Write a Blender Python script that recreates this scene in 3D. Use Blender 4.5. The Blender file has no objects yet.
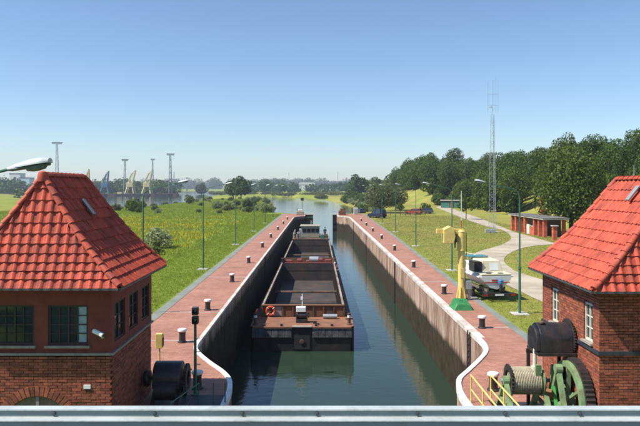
import bpy, math, random
import numpy as np
from mathutils import Vector, Matrix, noise as mnoise
random.seed(7)
rng = np.random.default_rng(11)
R = math.radians
PI = math.pi
C = bpy.context.scene.collection
scene = bpy.context.scene

# ---------------------------------------------------------------- camera
CAMZ = 6.6
FPX = 650.0                                  # focal length in photo pixels (640 wide)
cam_d = bpy.data.cameras.new('camera'); cam = bpy.data.objects.new('camera', cam_d); C.objects.link(cam)
cam_d.sensor_width = 36.0; cam_d.lens = FPX / 640.0 * 36.0
cam_d.clip_start = 0.05; cam_d.clip_end = 12000
cam.location = (0, 0, CAMZ)
cam.rotation_euler = (R(90), 0, 0)
cam_d.shift_y = -26.0 / 640.0; cam_d.shift_x = 3.0 / 640.0      # level camera, horizon above the middle
scene.camera = cam

# ---------------------------------------------------------------- world, sun, exposure
SUN_EL, SUN_PHI = R(53), R(73)               # phi: from behind the camera towards the left
w = bpy.data.worlds.new('World'); scene.world = w; w.use_nodes = True
nt = w.node_tree
sky = nt.nodes.new('ShaderNodeTexSky'); sky.sky_type = 'NISHITA'; sky.sun_disc = False
sky.sun_elevation = SUN_EL; sky.sun_rotation = PI + SUN_PHI
sky.air_density = 1.0; sky.dust_density = 0.25; sky.ozone_density = 5.5; sky.altitude = 0
bgn = nt.nodes['Background']; bgn.inputs['Strength'].default_value = 0.099
nt.links.new(sky.outputs[0], bgn.inputs[0])
sd = bpy.data.lights.new('sun', 'SUN'); sd.energy = 4.8; sd.angle = R(0.5); sd.color = (1.0, 0.95, 0.86)
sun = bpy.data.objects.new('sun', sd); C.objects.link(sun)
sv = Vector((-math.cos(SUN_EL) * math.sin(SUN_PHI), -math.cos(SUN_EL) * math.cos(SUN_PHI), math.sin(SUN_EL)))
sun.rotation_euler = sv.to_track_quat('Z', 'Y').to_euler()
sun.location = sv * 300
scene.view_settings.view_transform = 'Standard'; scene.view_settings.look = 'None'
scene.view_settings.gamma = 1.0; scene.view_settings.exposure = 0.62
scene.cycles.filter_width = 1.9
scene.render.engine = 'CYCLES'
scene.cycles.max_bounces = 8; scene.cycles.diffuse_bounces = 1; scene.cycles.volume_bounces = 0
scene.cycles.transparent_max_bounces = 8
scene.cycles.caustics_reflective = False; scene.cycles.caustics_refractive = False
scene.cycles.sample_clamp_indirect = 4.0

# ---------------------------------------------------------------- materials
def mat(name, col, rough=0.7, var=0.0, vscale=3.0, bump=0.0, bscale=20.0, metal=0.0, spec=0.5,
        col2=None, coord='object', detail=6.0, dirt=None, dscale=1.5, damt=0.45):
    m = bpy.data.materials.new(name); m.use_nodes = True
    n, l = m.node_tree.nodes, m.node_tree.links
    b = n['Principled BSDF']
    b.inputs['Base Color'].default_value = (*col, 1)
    b.inputs['Roughness'].default_value = rough
    b.inputs['Metallic'].default_value = metal
    b.inputs['Specular IOR Level'].default_value = spec
    if coord == 'object':
        tc = n.new('ShaderNodeTexCoord'); co = tc.outputs['Object']
    else:
        g = n.new('ShaderNodeNewGeometry'); co = g.outputs['Position']
    last = None
    if var > 0 or col2:
        nz = n.new('ShaderNodeTexNoise'); nz.inputs['Scale'].default_value = vscale
        nz.inputs['Detail'].default_value = detail; nz.inputs['Roughness'].default_value = 0.62
        l.new(co, nz.inputs['Vector'])
        rp = n.new('ShaderNodeValToRGB')
        lo = col if col2 else tuple(max(0, c * (1 - var)) for c in col)
        hi = col2 if col2 else tuple(min(1, c * (1 + var)) for c in col)
        rp.color_ramp.elements[0].position = 0.34; rp.color_ramp.elements[0].color = (*lo, 1)
        rp.color_ramp.elements[1].position = 0.66; rp.color_ramp.elements[1].color = (*hi, 1)
        l.new(nz.outputs['Fac'], rp.inputs['Fac'])
        last = rp.outputs['Color']
    if dirt:
        nz2 = n.new('ShaderNodeTexNoise'); nz2.inputs['Scale'].default_value = dscale
        nz2.inputs['Detail'].default_value = 9.0; nz2.inputs['Roughness'].default_value = 0.7
        l.new(co, nz2.inputs['Vector'])
        mr = n.new('ShaderNodeMapRange'); mr.inputs[1].default_value = 0.46; mr.inputs[2].default_value = 0.66
        mr.inputs[4].default_value = damt * 2
        l.new(nz2.outputs['Fac'], mr.inputs[0])
        mx = n.new('ShaderNodeMixRGB')
        l.new(mr.outputs[0], mx.inputs[0])
        if last: l.new(last, mx.inputs[1])
        else: mx.inputs[1].default_value = (*col, 1)
        mx.inputs[2].default_value = (*dirt, 1)
        last = mx.outputs[0]
    if last: l.new(last, b.inputs['Base Color'])
    if bump > 0:
        nb = n.new('ShaderNodeTexNoise'); nb.inputs['Scale'].default_value = bscale; nb.inputs['Detail'].default_value = 8
        l.new(co, nb.inputs['Vector'])
        bp = n.new('ShaderNodeBump'); bp.inputs['Strength'].default_value = bump; bp.inputs['Distance'].default_value = 0.03
        l.new(nb.outputs['Fac'], bp.inputs['Height']); l.new(bp.outputs[0], b.inputs['Normal'])
    return m

def object_random_tint(m, amt=0.25):
    """multiply the base colour by a per-object brightness"""
    n, l = m.node_tree.nodes, m.node_tree.links
    b = n['Principled BSDF']
    oi = n.new('ShaderNodeObjectInfo')
    mr = n.new('ShaderNodeMapRange'); mr.inputs[3].default_value = 1 - amt; mr.inputs[4].default_value = 1 + amt
    l.new(oi.outputs['Random'], mr.inputs[0])
    mx = n.new('ShaderNodeMixRGB'); mx.blend_type = 'MULTIPLY'; mx.inputs[0].default_value = 1
    if b.inputs['Base Color'].links: l.new(b.inputs['Base Color'].links[0].from_socket, mx.inputs[1])
    else: mx.inputs[1].default_value = b.inputs['Base Color'].default_value
    l.new(mr.outputs[0], mx.inputs[2]); l.new(mx.outputs[0], b.inputs['Base Color'])
    return m

def island_tint(m, amt=0.3):
    n, l = m.node_tree.nodes, m.node_tree.links
    b = n['Principled BSDF']
    g = n.new('ShaderNodeNewGeometry')
    mr = n.new('ShaderNodeMapRange'); mr.inputs[3].default_value = 1 - amt; mr.inputs[4].default_value = 1 + amt
    l.new(g.outputs['Random Per Island'], mr.inputs[0])
    mx = n.new('ShaderNodeMixRGB'); mx.blend_type = 'MULTIPLY'; mx.inputs[0].default_value = 1
    if b.inputs['Base Color'].links: l.new(b.inputs['Base Color'].links[0].from_socket, mx.inputs[1])
    else: mx.inputs[1].default_value = b.inputs['Base Color'].default_value
    l.new(mr.outputs[0], mx.inputs[2]); l.new(mx.outputs[0], b.inputs['Base Color'])
    return m

def leaf_mat(name, c1, c2, trans=0.3):
    m = bpy.data.materials.new(name); m.use_nodes = True
    n, l = m.node_tree.nodes, m.node_tree.links
    b = n['Principled BSDF']; b.inputs['Roughness'].default_value = 0.6; b.inputs['Specular IOR Level'].default_value = 0.25
    g = n.new('ShaderNodeNewGeometry'); oi = n.new('ShaderNodeObjectInfo')
    ad = n.new('ShaderNodeMath'); ad.operation = 'MULTIPLY_ADD'; ad.inputs[1].default_value = 0.6
    m2 = n.new('ShaderNodeMath'); m2.operation = 'MULTIPLY'; m2.inputs[1].default_value = 0.4
    l.new(oi.outputs['Random'], m2.inputs[0])
    l.new(g.outputs['Random Per Island'], ad.inputs[0]); l.new(m2.outputs[0], ad.inputs[2])
    mx = n.new('ShaderNodeMixRGB'); mx.inputs[1].default_value = (*c1, 1); mx.inputs[2].default_value = (*c2, 1)
    l.new(ad.outputs[0], mx.inputs[0]); l.new(mx.outputs[0], b.inputs['Base Color'])
    tr = n.new('ShaderNodeBsdfTranslucent'); l.new(mx.outputs[0], tr.inputs[0])
    ms = n.new('ShaderNodeMixShader'); ms.inputs[0].default_value = trans
    l.new(b.outputs[0], ms.inputs[1]); l.new(tr.outputs[0], ms.inputs[2])
    l.new(ms.outputs[0], n['Material Output'].inputs[0])
    return m

M = {}
M['tile'] = object_random_tint(mat('roof_tile', (0.43, 0.060, 0.028), 0.75, 0.25, 3.0, 0.2, 30, dirt=(0.20, 0.05, 0.035), dscale=4.0, damt=0.28), 0.24)
M['tile_joined'] = mat('roof_tile_far', (0.42, 0.045, 0.028), 0.45, 0.22, 5.0)
M['ridge'] = object_random_tint(mat('ridge_tile', (0.42, 0.065, 0.032), 0.7, 0.22, 5.0, 0.15, 30, dirt=(0.2, 0.06, 0.05), damt=0.25), 0.14)
M['brick'] = object_random_tint(mat('brick', (0.27, 0.078, 0.040), 0.8, 0.3, 9.0, 0.4, 45), 0.35)
M['brick_joined'] = island_tint(mat('brick_mass', (0.27, 0.078, 0.040), 0.8, 0.3, 9.0, 0.4, 45), 0.35)
M['mortar'] = mat('mortar', (0.17, 0.12, 0.09), 0.9, 0.2, 8.0, 0.4, 40)
M['render_red'] = mat('red_render', (0.20, 0.04, 0.025), 0.75, 0.2, 3.0, 0.25, 25)
M['dark_band'] = mat('dark_band', (0.03, 0.035, 0.045), 0.6, 0.3, 6.0)
M['sill'] = mat('sill', (0.3, 0.26, 0.22), 0.7, 0.2, 6.0)
M['glass'] = mat('window_glass', (0.02, 0.03, 0.035), 0.06, spec=0.8)
M['curtain'] = mat('curtain', (0.35, 0.45, 0.45), 0.8, 0.15, 8.0)
M['frame_white'] = mat('frame_white', (0.6, 0.56, 0.47), 0.6, 0.12, 8.0)
M['frame_dark'] = mat('frame_dark', (0.04, 0.025, 0.02), 0.6, 0.2, 8.0)
M['gutter'] = mat('gutter', (0.12, 0.12, 0.12), 0.5, 0.2, 8.0, metal=0.6)
M['white_paint'] = mat('white_paint', (0.78, 0.77, 0.74), 0.55, 0.06, 4.0, dirt=(0.42, 0.4, 0.36), dscale=3.0, damt=0.3)
M['clean_white'] = mat('clean_white', (0.8, 0.8, 0.78), 0.5, 0.04, 4.0)
M['rail_paint'] = mat('parapet_paint', (0.16, 0.225, 0.23), 0.42, 0.10, 9.0, 0.12, 30, dirt=(0.16, 0.19, 0.19), dscale=5.0, damt=0.5)
M['rail_highlight'] = mat('parapet_highlight', (0.44, 0.48, 0.47), 0.4, 0.12, 14.0, 0.1, 40, dirt=(0.25, 0.28, 0.26), dscale=7.0, damt=0.4)  # paler than the rail paint: highlight of the top faces put into colour
M['bolt'] = mat('bolt', (0.05, 0.055, 0.06), 0.5, 0.3, 20.0)
M['deck'] = mat('bridge_deck', (0.2, 0.2, 0.2), 0.9, 0.2, 3.0, 0.3, 30)
M['lamp_green'] = mat('lamp_green', (0.045, 0.13, 0.085), 0.5, 0.2, 3.0)
M['lamp_head'] = mat('lamp_head', (0.45, 0.49, 0.48), 0.4, 0.05, 5.0)
M['lamp_glass'] = mat('lamp_glass', (0.14, 0.17, 0.18), 0.25, 0.1, 5.0)
M['lamp_dark'] = mat('lamp_underside', (0.10, 0.125, 0.13), 0.5, 0.1, 5.0)
M['slab'] = mat('concrete_slab', (0.42, 0.4, 0.36), 0.9, 0.15, 4.0, 0.3, 25)
M['black_iron'] = mat('black_iron', (0.025, 0.022, 0.022), 0.5, 0.4, 6.0, 0.2, 30, dirt=(0.07, 0.035, 0.02), dscale=4.0, damt=0.25)
M['hood'] = mat('black_hood', (0.02, 0.022, 0.028), 0.38, 0.3, 6.0, 0.15, 20, dirt=(0.09, 0.045, 0.03), dscale=2.5, damt=0.2)
M['winch_green'] = mat('winch_green', (0.19, 0.28, 0.13), 0.6, 0.18, 5.0, 0.2, 25, dirt=(0.13, 0.10, 0.05), dscale=3.0, damt=0.35)
M['bright_green'] = mat('bright_green', (0.06, 0.30, 0.07), 0.5, 0.15, 5.0)
M['rope'] = mat('steel_rope', (0.33, 0.29, 0.20), 0.7, 0.25, 9.0, 0.5, 60)
M['yellow'] = mat('yellow_paint', (0.74, 0.56, 0.17), 0.5, 0.10, 4.0, dirt=(0.35, 0.22, 0.06), dscale=3.0, damt=0.18)
M['green_box'] = mat('green_cover', (0.03, 0.19, 0.055), 0.55, 0.2, 4.0)
M['rust_deck'] = mat('rust_deck', (0.23, 0.10, 0.055), 0.85, 0.25, 1.2, 0.3, 14, dirt=(0.12, 0.06, 0.035), dscale=1.0, damt=0.35)
M['rust_dark'] = mat('rust_dark', (0.085, 0.05, 0.034), 0.8, 0.35, 1.4, 0.35, 12, dirt=(0.19, 0.085, 0.035), dscale=1.3, damt=0.35)
M['rust_orange'] = mat('rust_orange', (0.19, 0.08, 0.03), 0.8, 0.3, 2.0, 0.3, 14, dirt=(0.08, 0.05, 0.035), dscale=2.0, damt=0.45)
M['hull_black'] = mat('hull_black', (0.010, 0.010, 0.011), 0.55, 0.4, 1.5, 0.25, 10, dirt=(0.05, 0.03, 0.02), dscale=0.8, damt=0.3)
M['hull_grey'] = mat('hull_rub_band', (0.10, 0.10, 0.105), 0.7, 0.4, 2.0, 0.25, 10, dirt=(0.03, 0.028, 0.028), dscale=2.4, damt=0.45)
M['hold'] = mat('hold_steel', (0.038, 0.032, 0.030), 0.75, 0.3, 0.9, 0.25, 8, dirt=(0.10, 0.055, 0.035), dscale=0.7, damt=0.35)
M['coaming'] = mat('coaming_steel', (0.30, 0.25, 0.20), 0.7, 0.3, 0.8, 0.2, 14, dirt=(0.17, 0.085, 0.045), dscale=0.6, damt=0.45)
M['red_gear'] = mat('red_deck_gear', (0.20, 0.035, 0.032), 0.6, 0.3, 3.0, dirt=(0.1, 0.04, 0.03), damt=0.3)
M['orange'] = mat('lifebuoy_orange', (0.55, 0.085, 0.03), 0.5, 0.1, 6.0)
M['cream'] = mat('cream_paint', (0.33, 0.31, 0.23), 0.6, 0.15, 3.0, dirt=(0.25, 0.2, 0.12), dscale=2.0, damt=0.3)
M['boat_white'] = mat('boat_white', (0.72, 0.72, 0.70), 0.35, 0.05, 3.0)
M['boat_cream'] = mat('boat_cream', (0.66, 0.60, 0.42), 0.4, 0.06, 3.0)
M['turquoise'] = mat('turquoise_canvas', (0.05, 0.20, 0.24), 0.7, 0.1, 5.0)
M['red_stripe'] = mat('red_stripe', (0.5, 0.05, 0.04), 0.5)
M['blue'] = mat('blue_paint', (0.06, 0.17, 0.34), 0.5)
M['rubber'] = mat('rubber', (0.018, 0.018, 0.018), 0.8, 0.3, 9.0)
M['steel'] = mat('galvanised_steel', (0.38, 0.40, 0.41), 0.45, 0.12, 6.0, metal=0.4)
M['tower_grey'] = mat('tower_grey', (0.22, 0.24, 0.26), 0.6, 0.1, 0.3)
M['crane_pale'] = mat('crane_pale', (0.64, 0.56, 0.30), 0.6, 0.1, 0.3)
M['crane_yellow'] = mat('crane_yellow', (0.65, 0.42, 0.06), 0.6, 0.1, 0.3)
M['crane_blue'] = mat('crane_blue', (0.07, 0.16, 0.25), 0.6, 0.1, 0.3)
M['facade_white'] = mat('facade_white', (0.75, 0.73, 0.68), 0.7, 0.06, 0.2)
M['facade_blue'] = mat('facade_blue', (0.50, 0.60, 0.68), 0.7, 0.06, 0.2)
M['window_far'] = mat('far_window', (0.06, 0.08, 0.1), 0.2)
M['far_red'] = mat('chimney_red', (0.5, 0.10, 0.08), 0.7)
M['pillar'] = island_tint(mat('pillar_brick', (0.46, 0.10, 0.05), 0.8, 0.25, 2.0, 0.3, 30), 0.15)
M['roof_felt'] = mat('roof_felt', (0.13, 0.125, 0.12), 0.85, 0.2, 1.0)
M['hut_green'] = mat('hut_green', (0.05, 0.19, 0.15), 0.6, 0.15, 1.5)
M['hut_wall'] = mat('hut_wall', (0.12, 0.11, 0.085), 0.85, 0.2, 1.0)
M['bark'] = mat('bark', (0.08, 0.06, 0.045), 0.9, 0.35, 2.0, 0.5, 12)
M['wood'] = mat('weathered_wood', (0.2, 0.15, 0.1), 0.85, 0.25, 3.0, 0.4, 20)
M['car_blue'] = mat('car_dark_blue', (0.012, 0.018, 0.05), 0.25, spec=0.6)
M['car_red'] = mat('car_red', (0.5, 0.035, 0.025), 0.3, spec=0.6)
M['car_grey'] = mat('car_grey', (0.06, 0.07, 0.09), 0.3, spec=0.6)
M['tail_red'] = mat('tail_lamp', (0.45, 0.02, 0.02), 0.3)
M['chrome'] = mat('chrome', (0.6, 0.6, 0.6), 0.2, metal=0.9)
M['skin'] = mat('skin', (0.45, 0.25, 0.17), 0.6)
M['shirt'] = mat('dark_shirt', (0.02, 0.025, 0.05), 0.8)
M['trousers'] = mat('red_trousers', (0.35, 0.03, 0.035), 0.8)
M['hair'] = mat('hair', (0.03, 0.02, 0.015), 0.7)
M['plate'] = mat('steel_cover', (0.035, 0.035, 0.038), 0.65, 0.35, 1.5, 0.3, 12)
M['sign_red'] = mat('sign_red', (0.55, 0.05, 0.04), 0.5)
M['leaf_dark'] = leaf_mat('leaf_dark', (0.026, 0.058, 0.010), (0.095, 0.145, 0.024), 0.28)
M['leaf_mid'] = leaf_mat('leaf_mid', (0.040, 0.085, 0.012), (0.125, 0.18, 0.030), 0.32)
M['leaf_round'] = leaf_mat('leaf_round', (0.04, 0.075, 0.010), (0.135, 0.18, 0.030), 0.3)
M['leaf_light'] = leaf_mat('leaf_light', (0.075, 0.115, 0.03), (0.17, 0.215, 0.06), 0.3)
M['leaf_willow'] = leaf_mat('leaf_willow', (0.085, 0.11, 0.045), (0.18, 0.20, 0.09), 0.3)
M['leaf_pale'] = leaf_mat('leaf_pale', (0.20, 0.25, 0.10), (0.36, 0.40, 0.19), 0.4)
M['leaf_bank'] = leaf_mat('leaf_bank', (0.07, 0.095, 0.025), (0.16, 0.18, 0.05), 0.3)
M['grass_blade'] = leaf_mat('grass_blade', (0.17, 0.25, 0.022), (0.33, 0.38, 0.055), 0.45)
M['grass_dry'] = leaf_mat('grass_dry', (0.18, 0.20, 0.035), (0.38, 0.34, 0.11), 0.4)
M['flower'] = leaf_mat('flower_yellow', (0.40, 0.37, 0.03), (0.58, 0.50, 0.04), 0.3)

# quay paving: red clinker pavers, joints as fine relief
def paving():
    m = bpy.data.materials.new('clinker_paving'); m.use_nodes = True
    n, l = m.node_tree.nodes, m.node_tree.links; b = n['Principled BSDF']
    g = n.new('ShaderNodeNewGeometry')
    br = n.new('ShaderNodeTexBrick'); br.inputs['Scale'].default_value = 1.0
    br.inputs['Brick Width'].default_value = 0.24; br.inputs['Row Height'].default_value = 0.12
    br.inputs['Mortar Size'].default_value = 0.009
    br.inputs['Color1'].default_value = (0.42, 0.195, 0.135, 1); br.inputs['Color2'].default_value = (0.33, 0.14, 0.095, 1)
    br.inputs['Mortar'].default_value = (0.20, 0.13, 0.10, 1)
    l.new(g.outputs['Position'], br.inputs['Vector'])
    nz = n.new('ShaderNodeTexNoise'); nz.inputs['Scale'].default_value = 0.55; nz.inputs['Detail'].default_value = 9; nz.inputs['Roughness'].default_value = 0.7
    l.new(g.outputs['Position'], nz.inputs['Vector'])
    rp = n.new('ShaderNodeValToRGB')
    rp.color_ramp.elements[0].position = 0.33; rp.color_ramp.elements[0].color = (0.76, 0.74, 0.72, 1)
    rp.color_ramp.elements[1].position = 0.68; rp.color_ramp.elements[1].color = (1.14, 1.12, 1.1, 1)
    l.new(nz.outputs['Fac'], rp.inputs[0])
    mx = n.new('ShaderNodeMixRGB'); mx.blend_type = 'MULTIPLY'; mx.inputs[0].default_value = 1
    l.new(br.outputs['Color'], mx.inputs[1]); l.new(rp.outputs[0], mx.inputs[2])
    l.new(mx.outputs[0], b.inputs['Base Color'])
    b.inputs['Roughness'].default_value = 0.85
    bp = n.new('ShaderNodeBump'); bp.inputs['Strength'].default_value = 0.3; bp.inputs['Distance'].default_value = 0.02
    l.new(br.outputs['Fac'], bp.inputs['Height']); bp.invert = True
    l.new(bp.outputs[0], b.inputs['Normal'])
    return m
M['paving'] = paving()

# lock wall: pale pinkish concrete on top, wet algae stain with a ragged edge below
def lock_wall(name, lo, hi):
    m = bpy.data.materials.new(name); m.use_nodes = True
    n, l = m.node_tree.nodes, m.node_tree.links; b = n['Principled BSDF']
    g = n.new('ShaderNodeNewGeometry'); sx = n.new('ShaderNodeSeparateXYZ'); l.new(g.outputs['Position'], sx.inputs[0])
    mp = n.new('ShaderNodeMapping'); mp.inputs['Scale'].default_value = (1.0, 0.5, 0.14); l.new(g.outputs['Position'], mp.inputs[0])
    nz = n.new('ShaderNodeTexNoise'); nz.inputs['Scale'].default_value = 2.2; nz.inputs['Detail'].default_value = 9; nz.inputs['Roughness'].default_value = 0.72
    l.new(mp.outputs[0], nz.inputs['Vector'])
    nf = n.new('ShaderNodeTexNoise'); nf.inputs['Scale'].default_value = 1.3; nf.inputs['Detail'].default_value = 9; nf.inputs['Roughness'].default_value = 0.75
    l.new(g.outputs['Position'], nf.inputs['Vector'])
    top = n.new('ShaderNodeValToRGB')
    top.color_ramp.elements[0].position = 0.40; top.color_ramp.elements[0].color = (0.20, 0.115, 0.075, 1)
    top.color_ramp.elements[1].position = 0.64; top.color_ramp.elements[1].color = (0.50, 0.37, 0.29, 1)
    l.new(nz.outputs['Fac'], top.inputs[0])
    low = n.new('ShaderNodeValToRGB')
    low.color_ramp.elements[0].position = 0.32; low.color_ramp.elements[0].color = (0.020, 0.016, 0.009, 1)  # algae tone, deepened further to darken the shaded left wall
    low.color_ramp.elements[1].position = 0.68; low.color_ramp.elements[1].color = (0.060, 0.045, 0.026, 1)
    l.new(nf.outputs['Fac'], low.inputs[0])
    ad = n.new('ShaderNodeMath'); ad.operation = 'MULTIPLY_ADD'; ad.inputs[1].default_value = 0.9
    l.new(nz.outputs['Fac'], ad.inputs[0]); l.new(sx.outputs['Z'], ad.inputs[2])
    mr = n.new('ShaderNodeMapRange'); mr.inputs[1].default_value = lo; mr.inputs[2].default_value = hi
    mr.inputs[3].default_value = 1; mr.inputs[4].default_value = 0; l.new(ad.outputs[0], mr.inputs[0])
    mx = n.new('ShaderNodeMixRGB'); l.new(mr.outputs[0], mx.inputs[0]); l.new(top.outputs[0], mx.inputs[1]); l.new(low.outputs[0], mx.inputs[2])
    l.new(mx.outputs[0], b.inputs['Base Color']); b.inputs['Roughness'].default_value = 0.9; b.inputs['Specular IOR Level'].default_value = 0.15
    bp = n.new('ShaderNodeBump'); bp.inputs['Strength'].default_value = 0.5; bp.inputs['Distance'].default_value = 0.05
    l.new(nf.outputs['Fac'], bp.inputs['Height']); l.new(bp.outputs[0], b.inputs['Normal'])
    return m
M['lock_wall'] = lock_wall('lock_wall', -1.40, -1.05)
M['shade_toned_wall'] = lock_wall('shade_toned_lock_wall', -0.35, 0.2)      # left wall: dark stain raised to the coping to paint in its shade
M['coping_conc'] = mat('coping_concrete', (0.60, 0.54, 0.48), 0.8, 0.15, 1.5, 0.3, 20, dirt=(0.3, 0.2, 0.15), dscale=0.8, damt=0.4, coord='world')

def water_mat():
    m = bpy.data.materials.new('water'); m.use_nodes = True
    n, l = m.node_tree.nodes, m.node_tree.links; b = n['Principled BSDF']
    b.inputs['Base Color'].default_value = (0.022, 0.040, 0.026, 1); b.inputs['Roughness'].default_value = 0.04
    b.inputs['IOR'].default_value = 1.33; b.inputs['Specular IOR Level'].default_value = 0.5
    g = n.new('ShaderNodeNewGeometry')
    mp = n.new('ShaderNodeMapping'); mp.inputs['Scale'].default_value = (0.75, 1.3, 1.0); l.new(g.outputs['Position'], mp.inputs[0])
    nz = n.new('ShaderNodeTexNoise'); nz.inputs['Scale'].default_value = 1.7; nz.inputs['Detail'].default_value = 4; nz.inputs['Roughness'].default_value = 0.5
    l.new(mp.outputs[0], nz.inputs['Vector'])
    bp = n.new('ShaderNodeBump'); bp.inputs['Strength'].default_value = 0.16; bp.inputs['Distance'].default_value = 0.10
    l.new(nz.outputs['Fac'], bp.inputs['Height']); l.new(bp.outputs[0], b.inputs['Normal'])
    return m
M['water'] = water_mat()

def ground_mat():
    m = bpy.data.materials.new('grass_ground'); m.use_nodes = True
    n, l = m.node_tree.nodes, m.node_tree.links; b = n['Principled BSDF']
    b.inputs['Roughness'].default_value = 0.95; b.inputs['Specular IOR Level'].default_value = 0.15
    g = n.new('ShaderNodeNewGeometry'); co = g.outputs['Position']
    def noise(s, d=8, r=0.65, sc=(1, 1, 1)):
        mp = n.new('ShaderNodeMapping'); mp.inputs['Scale'].default_value = sc; l.new(co, mp.inputs[0])
        z = n.new('ShaderNodeTexNoise'); z.inputs['Scale'].default_value = s; z.inputs['Detail'].default_value = d; z.inputs['Roughness'].default_value = r
        l.new(mp.outputs[0], z.inputs['Vector']); return z.outputs['Fac']
    def ramp(f, p0, c0, p1, c1):
        r_ = n.new('ShaderNodeValToRGB'); e = r_.color_ramp.elements
        e[0].position = p0; e[0].color = (*c0, 1); e[1].position = p1; e[1].color = (*c1, 1); l.new(f, r_.inputs[0]); return r_.outputs[0]
    def mixc(f, a, c):
        x = n.new('ShaderNodeMixRGB'); l.new(f, x.inputs[0]); l.new(a, x.inputs[1]); l.new(c, x.inputs[2]); return x.outputs[0]
    fine = noise(1.6, 10, 0.75); mid = noise(0.16, 8, 0.65); big = noise(0.10, 6, 0.65, (1, 0.6, 1))
    lawn = ramp(fine, 0.3, (0.13, 0.19, 0.018), 0.7, (0.24, 0.29, 0.04))
    dry = ramp(fine, 0.3, (0.23, 0.205, 0.05), 0.7, (0.36, 0.30, 0.10))
    mead = ramp(fine, 0.3, (0.17, 0.235, 0.022), 0.7, (0.30, 0.34, 0.05))
    yel = ramp(fine, 0.35, (0.19, 0.22, 0.02), 0.65, (0.34, 0.30, 0.03))
    # right lawn is drier than the left bank
    sx = n.new('ShaderNodeSeparateXYZ'); l.new(co, sx.inputs[0])
    at_dry = n.new('ShaderNodeVertexColor'); at_dry.layer_name = 'zones'
    sp = n.new('ShaderNodeSeparateColor'); l.new(at_dry.outputs[0], sp.inputs[0])
    def gate(f, lo, hi, weight):
        mr = n.new('ShaderNodeMapRange'); mr.inputs[1].default_value = lo; mr.inputs[2].default_value = hi; l.new(f, mr.inputs[0])
        mu = n.new('ShaderNodeMath'); mu.operation = 'MULTIPLY'; l.new(mr.outputs[0], mu.inputs[0]); l.new(weight, mu.inputs[1]); return mu.outputs[0]
    c = mixc(gate(mid, 0.30, 0.60, sp.outputs[0]), lawn, dry)       # R: dryness
    c = mixc(sp.outputs[1], c, mead)                                  # G: meadow
    c = mixc(gate(big, 0.44, 0.64, sp.outputs[1]), c, yel)
    straw = ramp(fine, 0.3, (0.20, 0.19, 0.06), 0.7, (0.34, 0.30, 0.11))
    c = mixc(gate(noise(0.055, 7, 0.7), 0.50, 0.66, sp.outputs[1]), c, straw)
    # B: bare mud at the water line
    mud = ramp(fine, 0.3, (0.05, 0.04, 0.022), 0.7, (0.11, 0.09, 0.05))
    c = mixc(sp.outputs[2], c, mud)
    shade = ramp(noise(0.03, 9, 0.72, (1, 0.7, 1)), 0.32, (0.62, 0.66, 0.62), 0.68, (1.18, 1.14, 1.1))
    mm = n.new('ShaderNodeMixRGB'); mm.blend_type = 'MULTIPLY'; mm.inputs[0].default_value = 1; l.new(c, mm.inputs[1]); l.new(shade, mm.inputs[2]); c = mm.outputs[0]
    l.new(c, b.inputs['Base Color'])
    bp = n.new('ShaderNodeBump'); bp.inputs['Strength'].default_value = 0.7; bp.inputs['Distance'].default_value = 0.15
    l.new(fine, bp.inputs['Height']); l.new(bp.outputs[0], b.inputs['Normal'])
    return m
M['ground'] = ground_mat()
M['path'] = mat('path_concrete', (0.41, 0.355, 0.27), 0.95, 0.13, 0.4, 0.3, 12, coord='world', dirt=(0.24, 0.19, 0.13), dscale=0.25, damt=0.35)
M['kerb'] = mat('kerb_strip', (0.20, 0.215, 0.185), 0.9, 0.2, 1.2, 0.3, 20, coord='world', dirt=(0.10, 0.12, 0.06), dscale=0.6, damt=0.35)

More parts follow.
